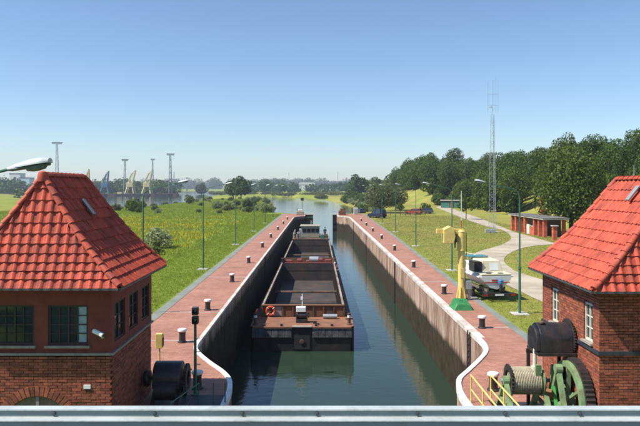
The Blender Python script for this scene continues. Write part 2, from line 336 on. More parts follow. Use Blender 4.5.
# ---------------------------------------------------------------- mesh helpers
class MB:
    def __init__(s): s.v = []; s.f = []
    def add(s, vs, fs):
        o = len(s.v); s.v += [tuple(p) for p in vs]; s.f += [tuple(i + o for i in f) for f in fs]; return s
    def box(s, x0, x1, y0, y1, z0, z1):
        return s.add([(x0,y0,z0),(x1,y0,z0),(x1,y1,z0),(x0,y1,z0),(x0,y0,z1),(x1,y0,z1),(x1,y1,z1),(x0,y1,z1)],
                     [(0,3,2,1),(4,5,6,7),(0,1,5,4),(1,2,6,5),(2,3,7,6),(3,0,4,7)])
    def tube(s, p0, p1, r0, r1=None, n=8, cap=True):
        r1 = r0 if r1 is None else r1
        p0, p1 = Vector(p0), Vector(p1); d = (p1 - p0).normalized()
        a = d.orthogonal().normalized(); b = d.cross(a)
        vs = []
        for p, r in ((p0, r0), (p1, r1)):
            for k in range(n):
                t = 2 * PI * k / n; vs.append(p + a * math.cos(t) * r + b * math.sin(t) * r)
        fs = [(k, (k + 1) % n, n + (k + 1) % n, n + k) for k in range(n)]
        if cap: fs += [tuple(range(n - 1, -1, -1)), tuple(range(n, 2 * n))]
        return s.add(vs, fs)
    def path(s, pts, r, n=8):
        pts = [Vector(p) for p in pts]; rs = r if isinstance(r, (list, tuple)) else [r] * len(pts)
        vs = []; prev = None
        for i, p in enumerate(pts):
            d = (pts[min(i + 1, len(pts) - 1)] - pts[max(i - 1, 0)]).normalized()
            if prev is None: a = d.orthogonal().normalized()
            else: a = (prev - d * prev.dot(d)).normalized()
            prev = a; b = d.cross(a)
            for k in range(n):
                t = 2 * PI * k / n; vs.append(p + a * math.cos(t) * rs[i] + b * math.sin(t) * rs[i])
        fs = []
        for i in range(len(pts) - 1):
            for k in range(n):
                fs.append((i*n + k, i*n + (k+1) % n, (i+1)*n + (k+1) % n, (i+1)*n + k))
        fs += [tuple(range(n - 1, -1, -1)), tuple(range((len(pts)-1)*n, len(pts)*n))]
        return s.add(vs, fs)
    def lathe(s, prof, c=(0, 0, 0), n=16, axis='Z'):
        vs = []
        for r, h in prof:
            for k in range(n):
                t = 2 * PI * k / n; q = (r * math.cos(t), r * math.sin(t), h)
                if axis == 'X': q = (q[2], q[0], q[1])
                if axis == 'Y': q = (q[1], q[2], q[0])
                vs.append((c[0] + q[0], c[1] + q[1], c[2] + q[2]))
        m = len(prof); fs = []
        for i in range(m - 1):
            for k in range(n): fs.append((i*n + k, i*n + (k+1) % n, (i+1)*n + (k+1) % n, (i+1)*n + k))
        fs += [tuple(range(n - 1, -1, -1)), tuple(range((m-1)*n, m*n))]
        return s.add(vs, fs)
    def prism(s, poly, lo, hi, axis='Z'):
        """polygon (2D, counter-clockwise) extruded along an axis"""
        def p3(a, b, h): return (a, b, h) if axis == 'Z' else ((h, a, b) if axis == 'X' else (a, h, b))
        k = len(poly)
        vs = [p3(a, b, lo) for a, b in poly] + [p3(a, b, hi) for a, b in poly]
        fs = [tuple(range(k - 1, -1, -1)), tuple(range(k, 2 * k))] + [(i, (i+1) % k, k + (i+1) % k, k + i) for i in range(k)]
        return s.add(vs, fs)
    def bar(s, p0, p1, wx, wz, up=(0, 0, 1)):
        p0, p1 = Vector(p0), Vector(p1); d = (p1 - p0).normalized(); u = Vector(up)
        if abs(d.dot(u)) > 0.98: u = Vector((0, 1, 0))
        a = d.cross(u).normalized() * wx / 2; b = a.cross(d).normalized() * wz / 2
        vs = [p + q for p in (p0, p1) for q in (-a - b, a - b, a + b, -a + b)]
        return s.add(vs, [(0,3,2,1),(4,5,6,7),(0,1,5,4),(1,2,6,5),(2,3,7,6),(3,0,4,7)])
    def mesh(s, name):
        me = bpy.data.meshes.new(name); me.from_pydata(s.v, [], s.f); me.validate(); return me
    def build(s, name, m, parent=None, smooth=False, bevel=0.0, loc=None, rz=0.0):
        me = s.mesh(name); me.materials.append(M[m] if isinstance(m, str) else m)
        o = link(name, me, parent, loc, rz)
        import bmesh
        bm = bmesh.new(); bm.from_mesh(me); bmesh.ops.recalc_face_normals(bm, faces=bm.faces)
        if bevel > 0:
            bmesh.ops.bevel(bm, geom=[e for e in bm.edges if len(e.link_faces) == 2 and e.calc_face_angle(0) > 0.6], offset=bevel, segments=1, affect='EDGES', clamp_overlap=True)
        bm.to_mesh(me); bm.free()
        if smooth:
            me.shade_smooth()
            if hasattr(me, 'set_sharp_from_angle'): me.set_sharp_from_angle(angle=R(38))
        return o

def link(name, data, parent=None, loc=None, rz=0.0):
    o = bpy.data.objects.new(name, data); C.objects.link(o)
    if parent is not None: o.parent = parent
    if loc is not None: o.location = loc
    if rz: o.rotation_euler = (0, 0, rz)
    return o

def tag(o, label=None, cat=None, group=None, kind=None):
    if label: o['label'] = label
    if cat: o['category'] = cat
    if group: o['group'] = group
    if kind: o['kind'] = kind
    return o

def thing(name, label, cat, loc=(0, 0, 0), rz=0.0, group=None):
    return tag(link(name, None, None, loc, rz), label, cat, group)

def copy_tree(o, parent=None):
    c = o.copy(); C.objects.link(c)
    if parent is not None: c.parent = parent
    for ch in list(o.children):
        copy_tree(ch, c)
    return c

def raw(name, verts, faces, m, parent=None, smooth=False):
    """numpy verts (n,3), faces (k,4 or 3)"""
    me = bpy.data.meshes.new(name)
    verts = np.asarray(verts, np.float32); faces = np.asarray(faces, np.int32)
    k = faces.shape[1]
    me.vertices.add(len(verts)); me.vertices.foreach_set('co', verts.ravel())
    me.loops.add(faces.size); me.loops.foreach_set('vertex_index', faces.ravel())
    me.polygons.add(len(faces)); me.polygons.foreach_set('loop_start', np.arange(0, faces.size, k, dtype=np.int32))
    me.update(calc_edges=True)
    me.materials.append(M[m] if isinstance(m, str) else m)
    if smooth: me.shade_smooth()
    return me

def G(px, py, z=0.0):
    """ground point of a survey sight taken from the viewpoint"""
    d = (CAMZ - z) * FPX / (py - 187.0)
    return ((px - 317.0) / FPX * d, d)

# ================================================================ TERRAIN, WATER, SKY-SIDE SETTING
WZ = -3.8                                        # water level
W1 = [(-83,255),(-88,338),(-95,483),(-115,600),(-122,690),(-165,1127),(-247,1690),(-343,1690),(-229,1127),(-168,775),(-340,765),(-150,400),(-118,258)]
W2 = [(-2.8,100),(4.6,100),(4.6,164),(11,185),(16.5,250),(16.5,322),(12,410),(2,560),(-22,640),(-48,668),(-66,640),(-52,560),(-27,430),(-19,300),(-12,190),(-2.8,164)]
def sdist(P, poly):
    """signed distance (negative inside) of points P (n,2) to a polygon"""
    n = len(poly); d = np.full(len(P), 1e9); ins = np.zeros(len(P), bool)
    for i in range(n):
        a = np.array(poly[i], float); b = np.array(poly[(i + 1) % n], float)
        ab = b - a; t = np.clip(((P - a) @ ab) / (ab @ ab), 0, 1)
        d = np.minimum(d, np.hypot(*(P - a - t[:, None] * ab).T))
        c = ((a[1] > P[:, 1]) != (b[1] > P[:, 1]))
        with np.errstate(divide='ignore', invalid='ignore'):
            xi = (b[0] - a[0]) * (P[:, 1] - a[1]) / (b[1] - a[1] + 1e-12) + a[0]
        ins ^= c & (P[:, 0] < xi)
    return np.where(ins, -d, d)
HILL = [(46,20),(46,70),(38.5,102),(41,125),(45,160),(50,195),(53,225),(36,236),(27,262),(30,330),(55,520),(400,1100),(900,1100),(900,20)]
def smooth(t):
    t = np.clip(t, 0, 1); return t * t * (3 - 2 * t)
def vnoise(P, s, seed=0):
    """cheap smooth value noise"""
    r = np.random.default_rng(seed); tab = r.random((64, 64))
    q = P * s; i = np.floor(q).astype(int); f = q - i; f = f * f * (3 - 2 * f)
    g = lambda a, b: tab[a % 64, b % 64]
    return (g(i[:,0], i[:,1]) * (1-f[:,0]) * (1-f[:,1]) + g(i[:,0]+1, i[:,1]) * f[:,0] * (1-f[:,1])
            + g(i[:,0], i[:,1]+1) * (1-f[:,0]) * f[:,1] + g(i[:,0]+1, i[:,1]+1) * f[:,0] * f[:,1])
def height(P):
    P = np.asarray(P, float).reshape(-1, 2); X, Y = P[:, 0], P[:, 1]
    z = np.full(len(P), -0.04)
    # left meadow undulates and falls off towards the basin; far country lies lower
    left = smooth((-X - 9) / 25) * smooth((Y - 15) / 30)
    z += left * (-0.35 * smooth((Y - 40) / 120) + 0.25 * (vnoise(P, 0.06, 1) - 0.5))
    z += -1.1 * smooth((Y - 260) / 300) * (1 - smooth((X - 15) / 30))
    h = sdist(P, HILL)
    z += 6.2 * smooth(-h / 20) + 0.8 * smooth(-h / 20) * (vnoise(P, 0.08, 3) - 0.5)
    wd = np.minimum(sdist(P, W1), sdist(P, W2))
    wid = np.where(X < -60, 32.0, np.where(Y < 190, 3.0 + 0.2 * np.clip(Y - 160, 0, 40), 11.0))
    bank = smooth(wd / wid)
    z = np.where(wd < 0, -4.3 + np.maximum(wd, -8) * 0.2, WZ - 0.5 + bank * (z - WZ + 0.5))
    # lock pit (inside the quay bodies) and the lower approach
    pit = (X > -5.55) & (X < 7.55) & (Y < 160.5)
    pit |= (X > -3.2) & (X < 5.0) & (Y < 20)
    z = np.where(pit, -7.0, z)
    fore = (Y < 16.6) & (X > -13) & (X < 15) & ~((X > -3.2) & (X < 5.0))
    z = np.where(fore, -2.4, z)
    return z
def axis(spec):
    out = []
    for a, b, st in spec: out += list(np.arange(a, b, st))
    return np.array(sorted(set(np.round(out, 3))))
gx = axis([(-6000,-1200,400),(-1200,-420,60),(-420,-150,14),(-150,-60,5),(-60,-9,1.7),(-9,11,0.5),(11,60,1.4),(60,110,4),(110,420,25),(420,1200,80),(1200,6001,400)])
gy = axis([(-400,0,50),(0,16.2,4),(16.2,17.4,0.4),(17.4,60,1.4),(60,200,2.0),(200,420,4.5),(420,800,9),(800,1800,30),(1800,9001,400)])
XX, YY = np.meshgrid(gx, gy); P = np.stack([XX.ravel(), YY.ravel()], 1)
Z = height(P)
nx, ny = len(gx), len(gy)
ii = np.arange(nx * ny).reshape(ny, nx)
quads = np.stack([ii[:-1, :-1], ii[:-1, 1:], ii[1:, 1:], ii[1:, :-1]], -1).reshape(-1, 4)
me = raw('ground', np.stack([P[:, 0], P[:, 1], Z], 1), quads, 'ground', smooth=True)
ca = me.color_attributes.new('zones', 'FLOAT_COLOR', 'POINT')
col = np.zeros((len(P), 4), np.float32); col[:, 3] = 1
wd = np.minimum(sdist(P, W1), sdist(P, W2))
col[:, 0] = np.clip(smooth((P[:, 0] - 7) / 5) * 0.9 + 0.25 * smooth((P[:, 1] - 200) / 200), 0, 1)
strip = smooth((-P[:, 0] - 13.5) / 4.5)
col[:, 1] = strip * np.where(P[:, 0] < 0, 1, 0) * (1 - 0.65 * smooth((P[:, 1] - 450) / 300))
col[:, 2] = np.where(P[:, 1] > 165, 1 - smooth((wd - 0.2) / 1.6), 0)
ca.data.foreach_set('color', col.ravel())
ground = tag(link('ground', me), kind='structure', label='green meadow and lawn with slopes down to the river')

b = MB(); b.add([(-6000, -400, WZ), (6000, -400, WZ), (6000, 9000, WZ), (-6000, 9000, WZ)], [(0, 1, 2, 3)])
tag(b.build('water', 'water'), kind='structure', label='blue rippled water of the lock and the river')

# ---- quays -------------------------------------------------------------------------------------
def catmull(pts, k=6):
    out = []
    P_ = [pts[0]] + list(pts) + [pts[-1]]
    for i in range(1, len(P_) - 2):
        p0, p1, p2, p3 = [np.array(q, float) for q in P_[i-1:i+3]]
        for j in range(k):
            t = j / k
            out.append(tuple(0.5 * ((2*p1) + (-p0+p2)*t + (2*p0-5*p1+4*p2-p3)*t*t + (-p0+3*p1-3*p2+p3)*t**3)))
    out.append(tuple(pts[-1])); return out
L_near = catmull([(-2.76,17.05),(-2.78,19.4),(-2.79,21.0),(-2.95,22.2),(-3.35,23.25),(-3.98,24.4),(-4.70,25.9),(-4.97,26.9),(-5.0,28.2)])
L_far = catmull([(-5.0,140),(-4.95,142.5),(-4.4,145.2),(-3.4,147),(-2.8,148.6),(-2.78,151)])
R_near = catmull([(4.56,17.05),(4.54,19.4),(4.55,20.8),(4.80,22.2),(5.36,23.3),(6.05,24.6),(6.70,26.0),(6.96,27.2),(7.0,28.4)])
R_far = catmull([(7.0,140),(6.95,142.5),(6.4,145.2),(5.4,147),(4.75,148.6),(4.7,151)])
def densify(a, b_, n):
    return [(a[0] + (b_[0]-a[0])*t, a[1] + (b_[1]-a[1])*t) for t in np.linspace(0, 1, n)[1:-1]]
Lc = L_near + densify(L_near[-1], L_far[0], 24) + L_far + [(-2.78, 158.5)]
Rc = R_near + densify(R_near[-1], R_far[0], 24) + R_far + [(4.7, 158.5)]
Lo = [(-8.13, 160.5), (-8.13, 22.4), (-11.5, 22.4), (-11.5, 17.05)]
Ro = [(11.3, 160.5), (10.35, 90), (9.2, 36), (9.05, 23.0), (13.2, 22.4), (13.2, 17.05)]
def quay(name, inner, outer, side, label):
    n = len(inner)
    poly = inner + [(inner[-1][0], 160.5)] + outer          # top polygon
    cop = 0.30
    me_b = MB()
    # body: inner face + top + rest, bottom left open deep under the water
    top = [(x, y, 0.0) for x, y in poly]; bot = [(x, y, -7.0) for x, y in poly]
    import bmesh
    bm = bmesh.new()
    tv = [bm.verts.new(p) for p in top]; bv = [bm.verts.new(p) for p in bot]
    f = bm.faces.new(tv)
    k = len(poly)
    for i in range(k): bm.faces.new((tv[i], bv[i], bv[(i+1) % k], tv[(i+1) % k]))
    bmesh.ops.recalc_face_normals(bm, faces=bm.faces)
    # cut the top so the outer edge can be triangulated cleanly
    bmesh.ops.triangulate(bm, faces=[f])
    me_ = bpy.data.meshes.new(name); bm.to_mesh(me_); bm.free()
    me_.materials.append(M['paving']); me_.materials.append(M['shade_toned_wall' if side < 0 else 'lock_wall'])
    for p in me_.polygons: p.material_index = 0 if abs(p.normal.z) > 0.7 else 1
    return tag(link(name, me_), kind='structure', label=label)
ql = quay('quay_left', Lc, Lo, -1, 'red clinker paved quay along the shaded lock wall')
qr = quay('quay_right', Rc, Ro, 1, 'red clinker paved quay along the sunlit lock wall')

def ribbon(name, line, w_in, w_out, z0, z1, m, parent, label=None, kind=None):
    """solid strip following a plan line; offset to the left (+) of its direction"""
    n = len(line); vs = []
    for i, p in enumerate(line):
        a = np.array(line[max(i-1, 0)]); c = np.array(line[min(i+1, n-1)]); d = c - a; d = d / np.hypot(*d); nrm = np.array((-d[1], d[0]))
        q0 = np.array(p) + nrm * w_in; q1 = np.array(p) + nrm * w_out
        vs += [(q0[0], q0[1], z0), (q0[0], q0[1], z1), (q1[0], q1[1], z1), (q1[0], q1[1], z0)]
    fs = [(0, 1, 2, 3), tuple(4*(n-1) + q for q in (3, 2, 1, 0))]
    for i in range(n - 1):
        for q in range(4):
            fs.append((4*i + q, 4*(i+1) + q, 4*(i+1) + (q+1) % 4, 4*i + (q+1) % 4))
    b_ = MB(); b_.add(vs, fs); o = b_.build(name, m, parent)
    return tag(o, label, kind=kind)
# white painted nosing at the near lock head, concrete coping along the chamber
kL = len(L_near) + 1; kR = len(R_near)
ribbon('white_nosing', Lc[:len(L_near)], -0.03, 0.13, -0.14, 0.045, 'white_paint', ql)
ribbon('coping', Lc[len(L_near)-1:], -0.02, 0.16, -0.10, 0.02, 'coping_conc', ql)
ribbon('white_nosing', Rc[:len(R_near)], -0.14, 0.03, -0.16, 0.045, 'white_paint', qr)
ribbon('coping', Rc[len(R_near)-1:], -0.34, 0.025, -0.18, 0.022, 'coping_conc', qr)
ribbon('kerb_strip', [(-8.13, y) for y in (22.6, 60, 110, 160.4)], -0.12, 0.42, -0.2, 0.014, 'kerb', ql)
ribbon('kerb_strip', [(9.06, 23.2), (9.2, 36), (10.35, 90), (11.3, 160.4)], -0.30, 0.12, -0.2, 0.014, 'kerb', qr)
# expansion joints: pale concrete bands across the paving
for y in (27.9, 34.2, 47.5, 61, 78, 97, 118):
    MB().box(-8.0, -5.17, y, y + 0.09, -0.05, 0.006).build('paving_band', 'slab', ql)
for y in (30.5, 45.2, 60.8, 76, 94, 118):
    MB().box(7.36, 9.0, y, y + 0.11, -0.05, 0.006).build('paving_band', 'slab', qr)
# dark steel cover plates by the lower gate
for x0, x1, y0, y1 in ((-5.0, -3.95, 17.2, 20.6), (-3.9, -2.93, 17.2, 20.6)):
    MB().box(x0, x1, y0, y1, -0.02, 0.016).build('cover_plate', 'plate', ql, bevel=0.006)
# ladder recess in the lit wall
b = MB(); b.box(6.93, 7.02, 29.55, 29.62, -4.2, -0.02); b.box(6.93, 7.02, 29.98, 30.05, -4.2, -0.02)
for k in range(14): b.box(6.94, 6.98, 29.62, 29.98, -0.35 - 0.28*k, -0.31 - 0.28*k)
b.build('wall_ladder', 'black_iron', qr)
for y, q, x0, x1 in ((58.0, qr, 6.93, 7.02), (92.0, qr, 6.93, 7.02), (124.0, qr, 6.93, 7.02), (62.0, ql, -5.02, -4.93), (98.0, ql, -5.02, -4.93)):
    b = MB(); b.box(x0, x1, y, y + 0.06, -4.2, -0.12); b.box(x0, x1, y + 0.42, y + 0.48, -4.2, -0.12)
    for k in range(13): b.box(x0 + 0.02, x1 - 0.02, y + 0.06, y + 0.42, -0.4 - 0.29*k, -0.36 - 0.29*k)
    b.build('wall_ladder', 'black_iron', q)
# lower approach walls below the bridge
for x0, x1 in ((-3.9, -2.75), (4.55, 5.6)):
    tag(MB().box(x0, x1, -60, 17.0, -7, -2.36).build('approach_wall', 'lock_wall'), kind='structure')

# ---- footpath
path_px = [(436,207),(455,215),(475,222.5),(490,227),(501,229.5),(509,234),(511,238.5),(505,243),(493,247.3),(480,251),(473.4,254.3),(470.5,258),(472,263),(480,270),(495,279),(512.5,287.5),(541,301),(575,315),
           (575,289),(541,279),(520,272.5),(511,268),(504.5,262),(505,257),(511,252.5),(522,248),(540,245),(556,243.8),(545,240.5),(530,236),(515,232),(500,226),(480,218),(460,211.5),(444,205.5)]
pw = [G(x, y) for x, y in path_px]
import bmesh
def sheet(name, pts, z, m, label, parent=None):
    bm = bmesh.new()
    vs = [bm.verts.new((x, y, z)) for x, y in pts]; f = bm.faces.new(vs)
    bmesh.ops.triangulate(bm, faces=[f]); bmesh.ops.recalc_face_normals(bm, faces=bm.faces)
    if sum(f_.normal.z for f_ in bm.faces) < 0: bmesh.ops.reverse_faces(bm, faces=bm.faces)
    me_ = bpy.data.meshes.new(name); bm.to_mesh(me_); bm.free(); me_.materials.append(M[m])
    return tag(link(name, me_, parent), label, kind='structure')
sp_ = catmull(pw + [pw[0]], 4)[:-1]
sheet('path', sp_, -0.012, 'path', 'pale concrete path winding across the lawn')

# ================================================================ LOCK HOUSES
def zroof(s, H): return H * (s - 0.075 * math.sin(PI * s))
def build_roof(root, x0, x1, y0, y1, ze, H, hip, lock_side, n_rows=11, tw=0.25):
    """hipped tiled roof: x0..x1 / y0..y1 eave rectangle. Near hip and lock-side slope tile by tile."""
    hw = (x1 - x0) / 2; xr = (x0 + x1) / 2
    # under-roof body
    roof = MB()
    N = 8; vs = []; fs = []
    for i in range(N + 1):
        s = i / N; z = ze + zroof(s, H)
        vs += [(x0 + hw*s, y0 + hip*s, z), (x1 - hw*s + 1e-4, y0 + hip*s, z), (x1 - hw*s + 1e-4, y1 - hip*s, z), (x0 + hw*s, y1 - hip*s, z)]
    for i in range(N):
        for q in range(4): fs.append((4*i+q, 4*i+(q+1) % 4, 4*i+4+(q+1) % 4, 4*i+4+q))
    fs.append((3, 2, 1, 0)); fs.append(tuple(4*N+q for q in range(4)))
    roof.add(vs, fs); ro = roof.build('roof', 'tile_joined', root)
    def face(kind):
        # returns point function P(a, s, lift), limits(s), eave length
        if kind == 'front': return (lambda a, s, up: (a, y0 + hip*s - up*H/math.hypot(H, hip), ze + zroof(s, H) + up*hip/math.hypot(H, hip)), lambda s: (x0 + hw*s, x1 - hw*s))
        if kind == 'back': return (lambda a, s, up: (a, y1 - hip*s + up*H/math.hypot(H, hip), ze + zroof(s, H) + up*hip/math.hypot(H, hip)), lambda s: (x0 + hw*s, x1 - hw*s))
        if kind == 'left': return (lambda a, s, up: (x0 + hw*s - up*H/math.hypot(H, hw), a, ze + zroof(s, H) + up*hw/math.hypot(H, hw)), lambda s: (y0 + hip*s, y1 - hip*s))
        return (lambda a, s, up: (x1 - hw*s + up*H/math.hypot(H, hw), a, ze + zroof(s, H) + up*hw/math.hypot(H, hw)), lambda s: (y0 + hip*s, y1 - hip*s))
    prof = [(0.0, 0.0), (0.14, 0.028), (0.30, 0.042), (0.46, 0.027), (0.60, 0.003), (0.80, -0.006), (1.0, 0.0)]
    def slope(kind, single):
        Pf, lim = face(kind); lo0, hi0 = lim(0); mid = (lo0 + hi0) / 2
        joined = MB()
        for r in range(n_rows):
            s0 = r / n_rows - (0.012 if r == 0 else 0.0); s1 = min((r + 1.12) / n_rows, 1.0)
            la, ha = lim(max(s0, 0)); lb, hb = lim(s1)
            k0 = int(math.floor((la - mid) / tw)); k1 = int(math.ceil((ha - mid) / tw))
            for k in range(k0, k1):
                a0 = mid + k * tw
                if a0 + tw < la + 0.03 or a0 > ha - 0.03: continue
                b_ = MB() if single else joined
                vs = []; jit = random.uniform(-0.004, 0.004)
                for (s, base, l_, h_) in ((s0, 0.050, la, ha), (s1, 0.010, lb, hb)):
                    for u, hh in prof:
                        a = min(max(a0 + u * tw, l_), h_); vs.append(Pf(a, max(s, 0) if s > 0 else s, base + hh + jit))
                for u, hh in prof:                                    # lip at the lower edge
                    a = min(max(a0 + u * tw, la), ha); vs.append(Pf(a, s0, base * 0 + 0.004))
                m_ = len(prof)
                fs = [(i, i+1, m_+i+1, m_+i) for i in range(m_-1)] + [(2*m_+i, 2*m_+i+1, i+1, i) for i in range(m_-1)]
                b_.add(vs, fs)
                if single: b_.build('roof_tile', 'tile', ro)
        if not single:
            tag(joined.build('roof_tiles_hidden_slope', 'tile_joined', ro), kind='stuff')
    other = 'left' if lock_side == 'right' else 'right'
    slope('front', True); slope(lock_side, True); slope('back', False); slope(other, False)
    # ridge and hip caps, one by one
    def caps(p0s, n, name='ridge_tile', rad=0.10):
        for i in range(n):
            a = p0s(i / n); c = p0s(min((i + 1.14) / n, 1.0)); a, c = Vector(a), Vector(c)
            d = (c - a).normalized(); sdir = d.cross(Vector((0, 0, 1))).normalized(); up = sdir.cross(d).normalized()
            vs = []
            for p, rr, lift in ((a, rad, 0.02), (c, rad * 0.86, -0.005)):
                for k in range(9):
                    t = PI * (k / 8 * 1.2 - 0.1)
                    vs.append(p + sdir * math.cos(t) * rr + up * (math.sin(t) * rr * 0.85 + lift))
            vs += [a - up * 0.03, c - up * 0.03]
            fs = [(k, k+1, 10+k, 9+k) for k in range(8)] + [(k+1, k, 18) for k in range(8)] + [(9+k, 10+k, 19) for k in range(8)]
            MB().add(vs, fs).build(name, 'ridge', ro, smooth=True)
    def hipline(cx, cy, sx, sy):
        return lambda t: (cx + sx*hw*t, cy + sy*hip*t, ze + zroof(t, H) + 0.045)
    for cx, sx in ((x0, 1), (x1, -1)):
        caps(hipline(cx, y0, sx, 1), 13, 'hip_tile'); caps(hipline(cx, y1, sx, -1), 13, 'hip_tile')
    caps(lambda t: (xr, y0 + hip + (y1 - y0 - 2*hip) * t, ze + H + 0.045), 10)
    MB().lathe([(0.02, 0.17), (0.12, 0.13), (0.15, 0.02), (0.15, -0.12)], (xr, y0 + hip - 0.02, ze + H), 10).build('ridge_end_cap', 'ridge', ro, smooth=True)
    # gutter and eave board
    g = MB(); e = 0.035
    for p0, p1 in (((x0, y0 - e), (x1, y0 - e)), ((x1 + e, y0), (x1 + e, y1)), ((x0 - e, y0), (x0 - e, y1)), ((x0, y1 + e), (x1, y1 + e))):
        g.bar((*p0, ze - 0.035), (*p1, ze - 0.035), 0.07, 0.06)
    g.build('gutter', 'gutter', ro)
    return ro

def brick_face(root, origin, ux, nrm, length, z0, z1, openings, keep, wall_z_vis, counter):
    """running-bond bricks on a face. origin = start corner (x, y); ux = unit along; nrm = outward unit."""
    bl, bh, jt, dep = 0.25, 0.075, 0.012, 0.10
    rows = int((z1 - z0) / bh); rest = MB()
    for r in range(rows):
        z = z0 + r * bh; a = -(bl / 2) * (r % 2)
        while a < length - 0.02:
            p0 = max(a, 0.0) + (0.0 if a <= 0 else jt / 2); p1 = min(a + bl, length) - (0.0 if a + bl >= length else jt / 2)
            a += bl
            if p1 - p0 < 0.03: continue
            segs = [(p0, p1)]
            for (oa, ob, oz0, oz1, kind) in openings:
                if z + bh <= oz0 + 0.01 or z >= oz1 - 0.01: continue
                lo, hi = oa, ob
                if kind == 'arch':
                    cx, rr = (oa + ob) / 2, (ob - oa) / 2; zc = oz1 - rr; dz = z + bh / 2 - zc
                    if dz > 0:
                        q = rr * rr - dz * dz
                        if q <= 0: continue
                        lo, hi = cx - math.sqrt(q), cx + math.sqrt(q)
                ns = []
                for (s0, s1) in segs:
                    if s1 <= lo or s0 >= hi: ns.append((s0, s1)); continue
                    if s0 < lo - 0.02: ns.append((s0, lo))
                    if s1 > hi + 0.02: ns.append((hi, s1))
                segs = ns
            for (s0, s1) in segs:
                dd = dep + random.uniform(-0.006, 0.004)
                c = [(origin[0] + ux[0]*s + nrm[0]*d, origin[1] + ux[1]*s + nrm[1]*d) for s, d in ((s0, 0.0), (s1, 0.0), (s1, dd), (s0, dd))]
                zz0, zz1 = z + jt / 2, z + bh - jt / 2
                vs = [(*q, zz0) for q in c] + [(*q, zz1) for q in c]
                fs = [(4,5,6,7), (0,3,2,1), (2,3,7,6), (1,2,6,5), (3,0,4,7)]
                if keep and wall_z_vis[0] <= z <= wall_z_vis[1] and counter[0] < 300:
                    counter[0] += 1
                    MB().add(vs, fs).build('brick', 'brick', root)
                else: rest.add(vs, fs)
    if rest.v: tag(rest.build('brickwork', 'brick_joined', root), kind='stuff')

def pane_window(root, face, a0, a1, z0, z1, plane, out, cols, rows, fm, curtain=None, name='window'):
    """face 'y': window in a plane y=plane, a = x; face 'x': plane x=plane, a = y. out = outward sign"""
    def bx(b_, p0, p1, q0, q1, d0, d1):
        lo, hi = sorted((plane + out*d0, plane + out*d1))
        if face == 'y': b_.box(p0, p1, lo, hi, q0, q1)
        else: b_.box(lo, hi, p0, p1, q0, q1)
    fr = MB(); t = 0.055
    bx(fr, a0, a0+t, z0, z1, 0.002, 0.055); bx(fr, a1-t, a1, z0, z1, 0.002, 0.055); bx(fr, a0+t, a1-t, z0, z0+t, 0.002, 0.054); bx(fr, a0+t, a1-t, z1-t, z1, 0.002, 0.054)
    wo = fr.build(name, fm, root)
    iw, ih = (a1 - a0 - 2*t) / cols, (z1 - z0 - 2*t) / rows
    mb = MB()
    for c in range(1, cols):
        wd_ = 0.05 if (cols % 2 == 0 and c == cols // 2) else 0.024
        bx(mb, a0+t+c*iw-wd_/2, a0+t+c*iw+wd_/2, z0+t, z1-t, 0.004, 0.050)
    for r in range(1, rows): bx(mb, a0+t, a1-t, z0+t+r*ih-0.012, z0+t+r*ih+0.012, 0.004, 0.044)
    mb.build('glazing_bars', fm, wo)
    for c in range(cols):
        for r in range(rows):
            p = MB(); bx(p, a0+t+c*iw, a0+t+(c+1)*iw, z0+t+r*ih, z0+t+(r+1)*ih, 0.006, 0.018)
            p.build('pane', 'curtain' if curtain and (c, r) in curtain else 'glass', wo)
    return wo

# ---- left house
lx0, lx1, ly0, ly1 = -9.27, -5.36, 16.95, 21.1          # outside of the brickwork
LH = thing('lock_house', 'red-roofed brick lock house standing left of the chamber with its lock side in shade', 'house', (0, 0, 0))
dep = 0.10
MB().box(lx0 + dep, lx1 - dep, ly0 + dep, ly1 - dep, -2.6, 4.05).build('wall', 'mortar', LH)
arch = (-8.18 - lx0, -6.42 - lx0, -2.4, 1.15, 'arch')
cnt = [0]
brick_face(LH, (lx0, ly0 + dep), (1, 0), (0, -1), lx1 - lx0, -2.4, 2.22, [arch], True, (0.62, 2.3), cnt)
brick_face(LH, (lx1 - dep, ly0 + dep), (0, 1), (1, 0), ly1 - ly0 - 2*dep, -0.2, 2.22, [], False, (0, 0), cnt)
# upper walls: smooth red render with window openings
def render_wall(root, face, a0, a1, plane_in, plane_out, z0, z1, ops):
    cuts = sorted(ops); b_ = MB(); pos = a0
    lo, hi = sorted((plane_in, plane_out))
    def bx(p0, p1, q0, q1):
        if p1 - p0 < 1e-3: return
        if face == 'y': b_.box(p0, p1, lo, hi, q0, q1)
        else: b_.box(lo, hi, p0, p1, q0, q1)
    for (o0, o1, oz0, oz1) in cuts:
        bx(pos, o0, z0, z1); bx(o0, o1, z0, oz0); bx(o0, o1, oz1, z1); pos = o1
    bx(pos, a1, z0, z1)
    return b_.build('rendered_wall', 'render_red', root)
lw = [(-8.43, -7.38, 2.48, 3.52), (-7.02, -5.97, 2.48, 3.52)]
render_wall(LH, 'y', lx0, lx1, ly0 + dep, ly0 + 0.012, 2.24, 4.04, lw)
ls = [(17.25, 18.2, 2.48, 3.52), (18.6, 19.5, 2.48, 3.52), (19.95, 20.8, 2.48, 3.52)]
render_wall(LH, 'x', ly0 + dep, ly1, lx1 - dep, lx1 - 0.012, 2.24, 4.04, ls)
render_wall(LH, 'x', ly0 + dep, ly1, lx0 + dep, lx0 + 0.012, -2.4, 4.04, [])
render_wall(LH, 'y', lx0, lx1 - dep, ly1 - dep, ly1 - 0.012, -0.3, 4.04, [])
for i, (a0, a1, z0, z1) in enumerate(lw):
    wo = pane_window(LH, 'y', a0, a1, z0, z1, ly0 + dep, -1, 4, 4, 'frame_dark', curtain={(3,0),(3,1),(3,2),(3,3)} if i else None)
    sl = MB().box(a0 - 0.06, a1 + 0.06, ly0 - 0.09, ly0 + dep, z0 - 0.07, z0 - 0.012).build('sill', 'sill', wo)
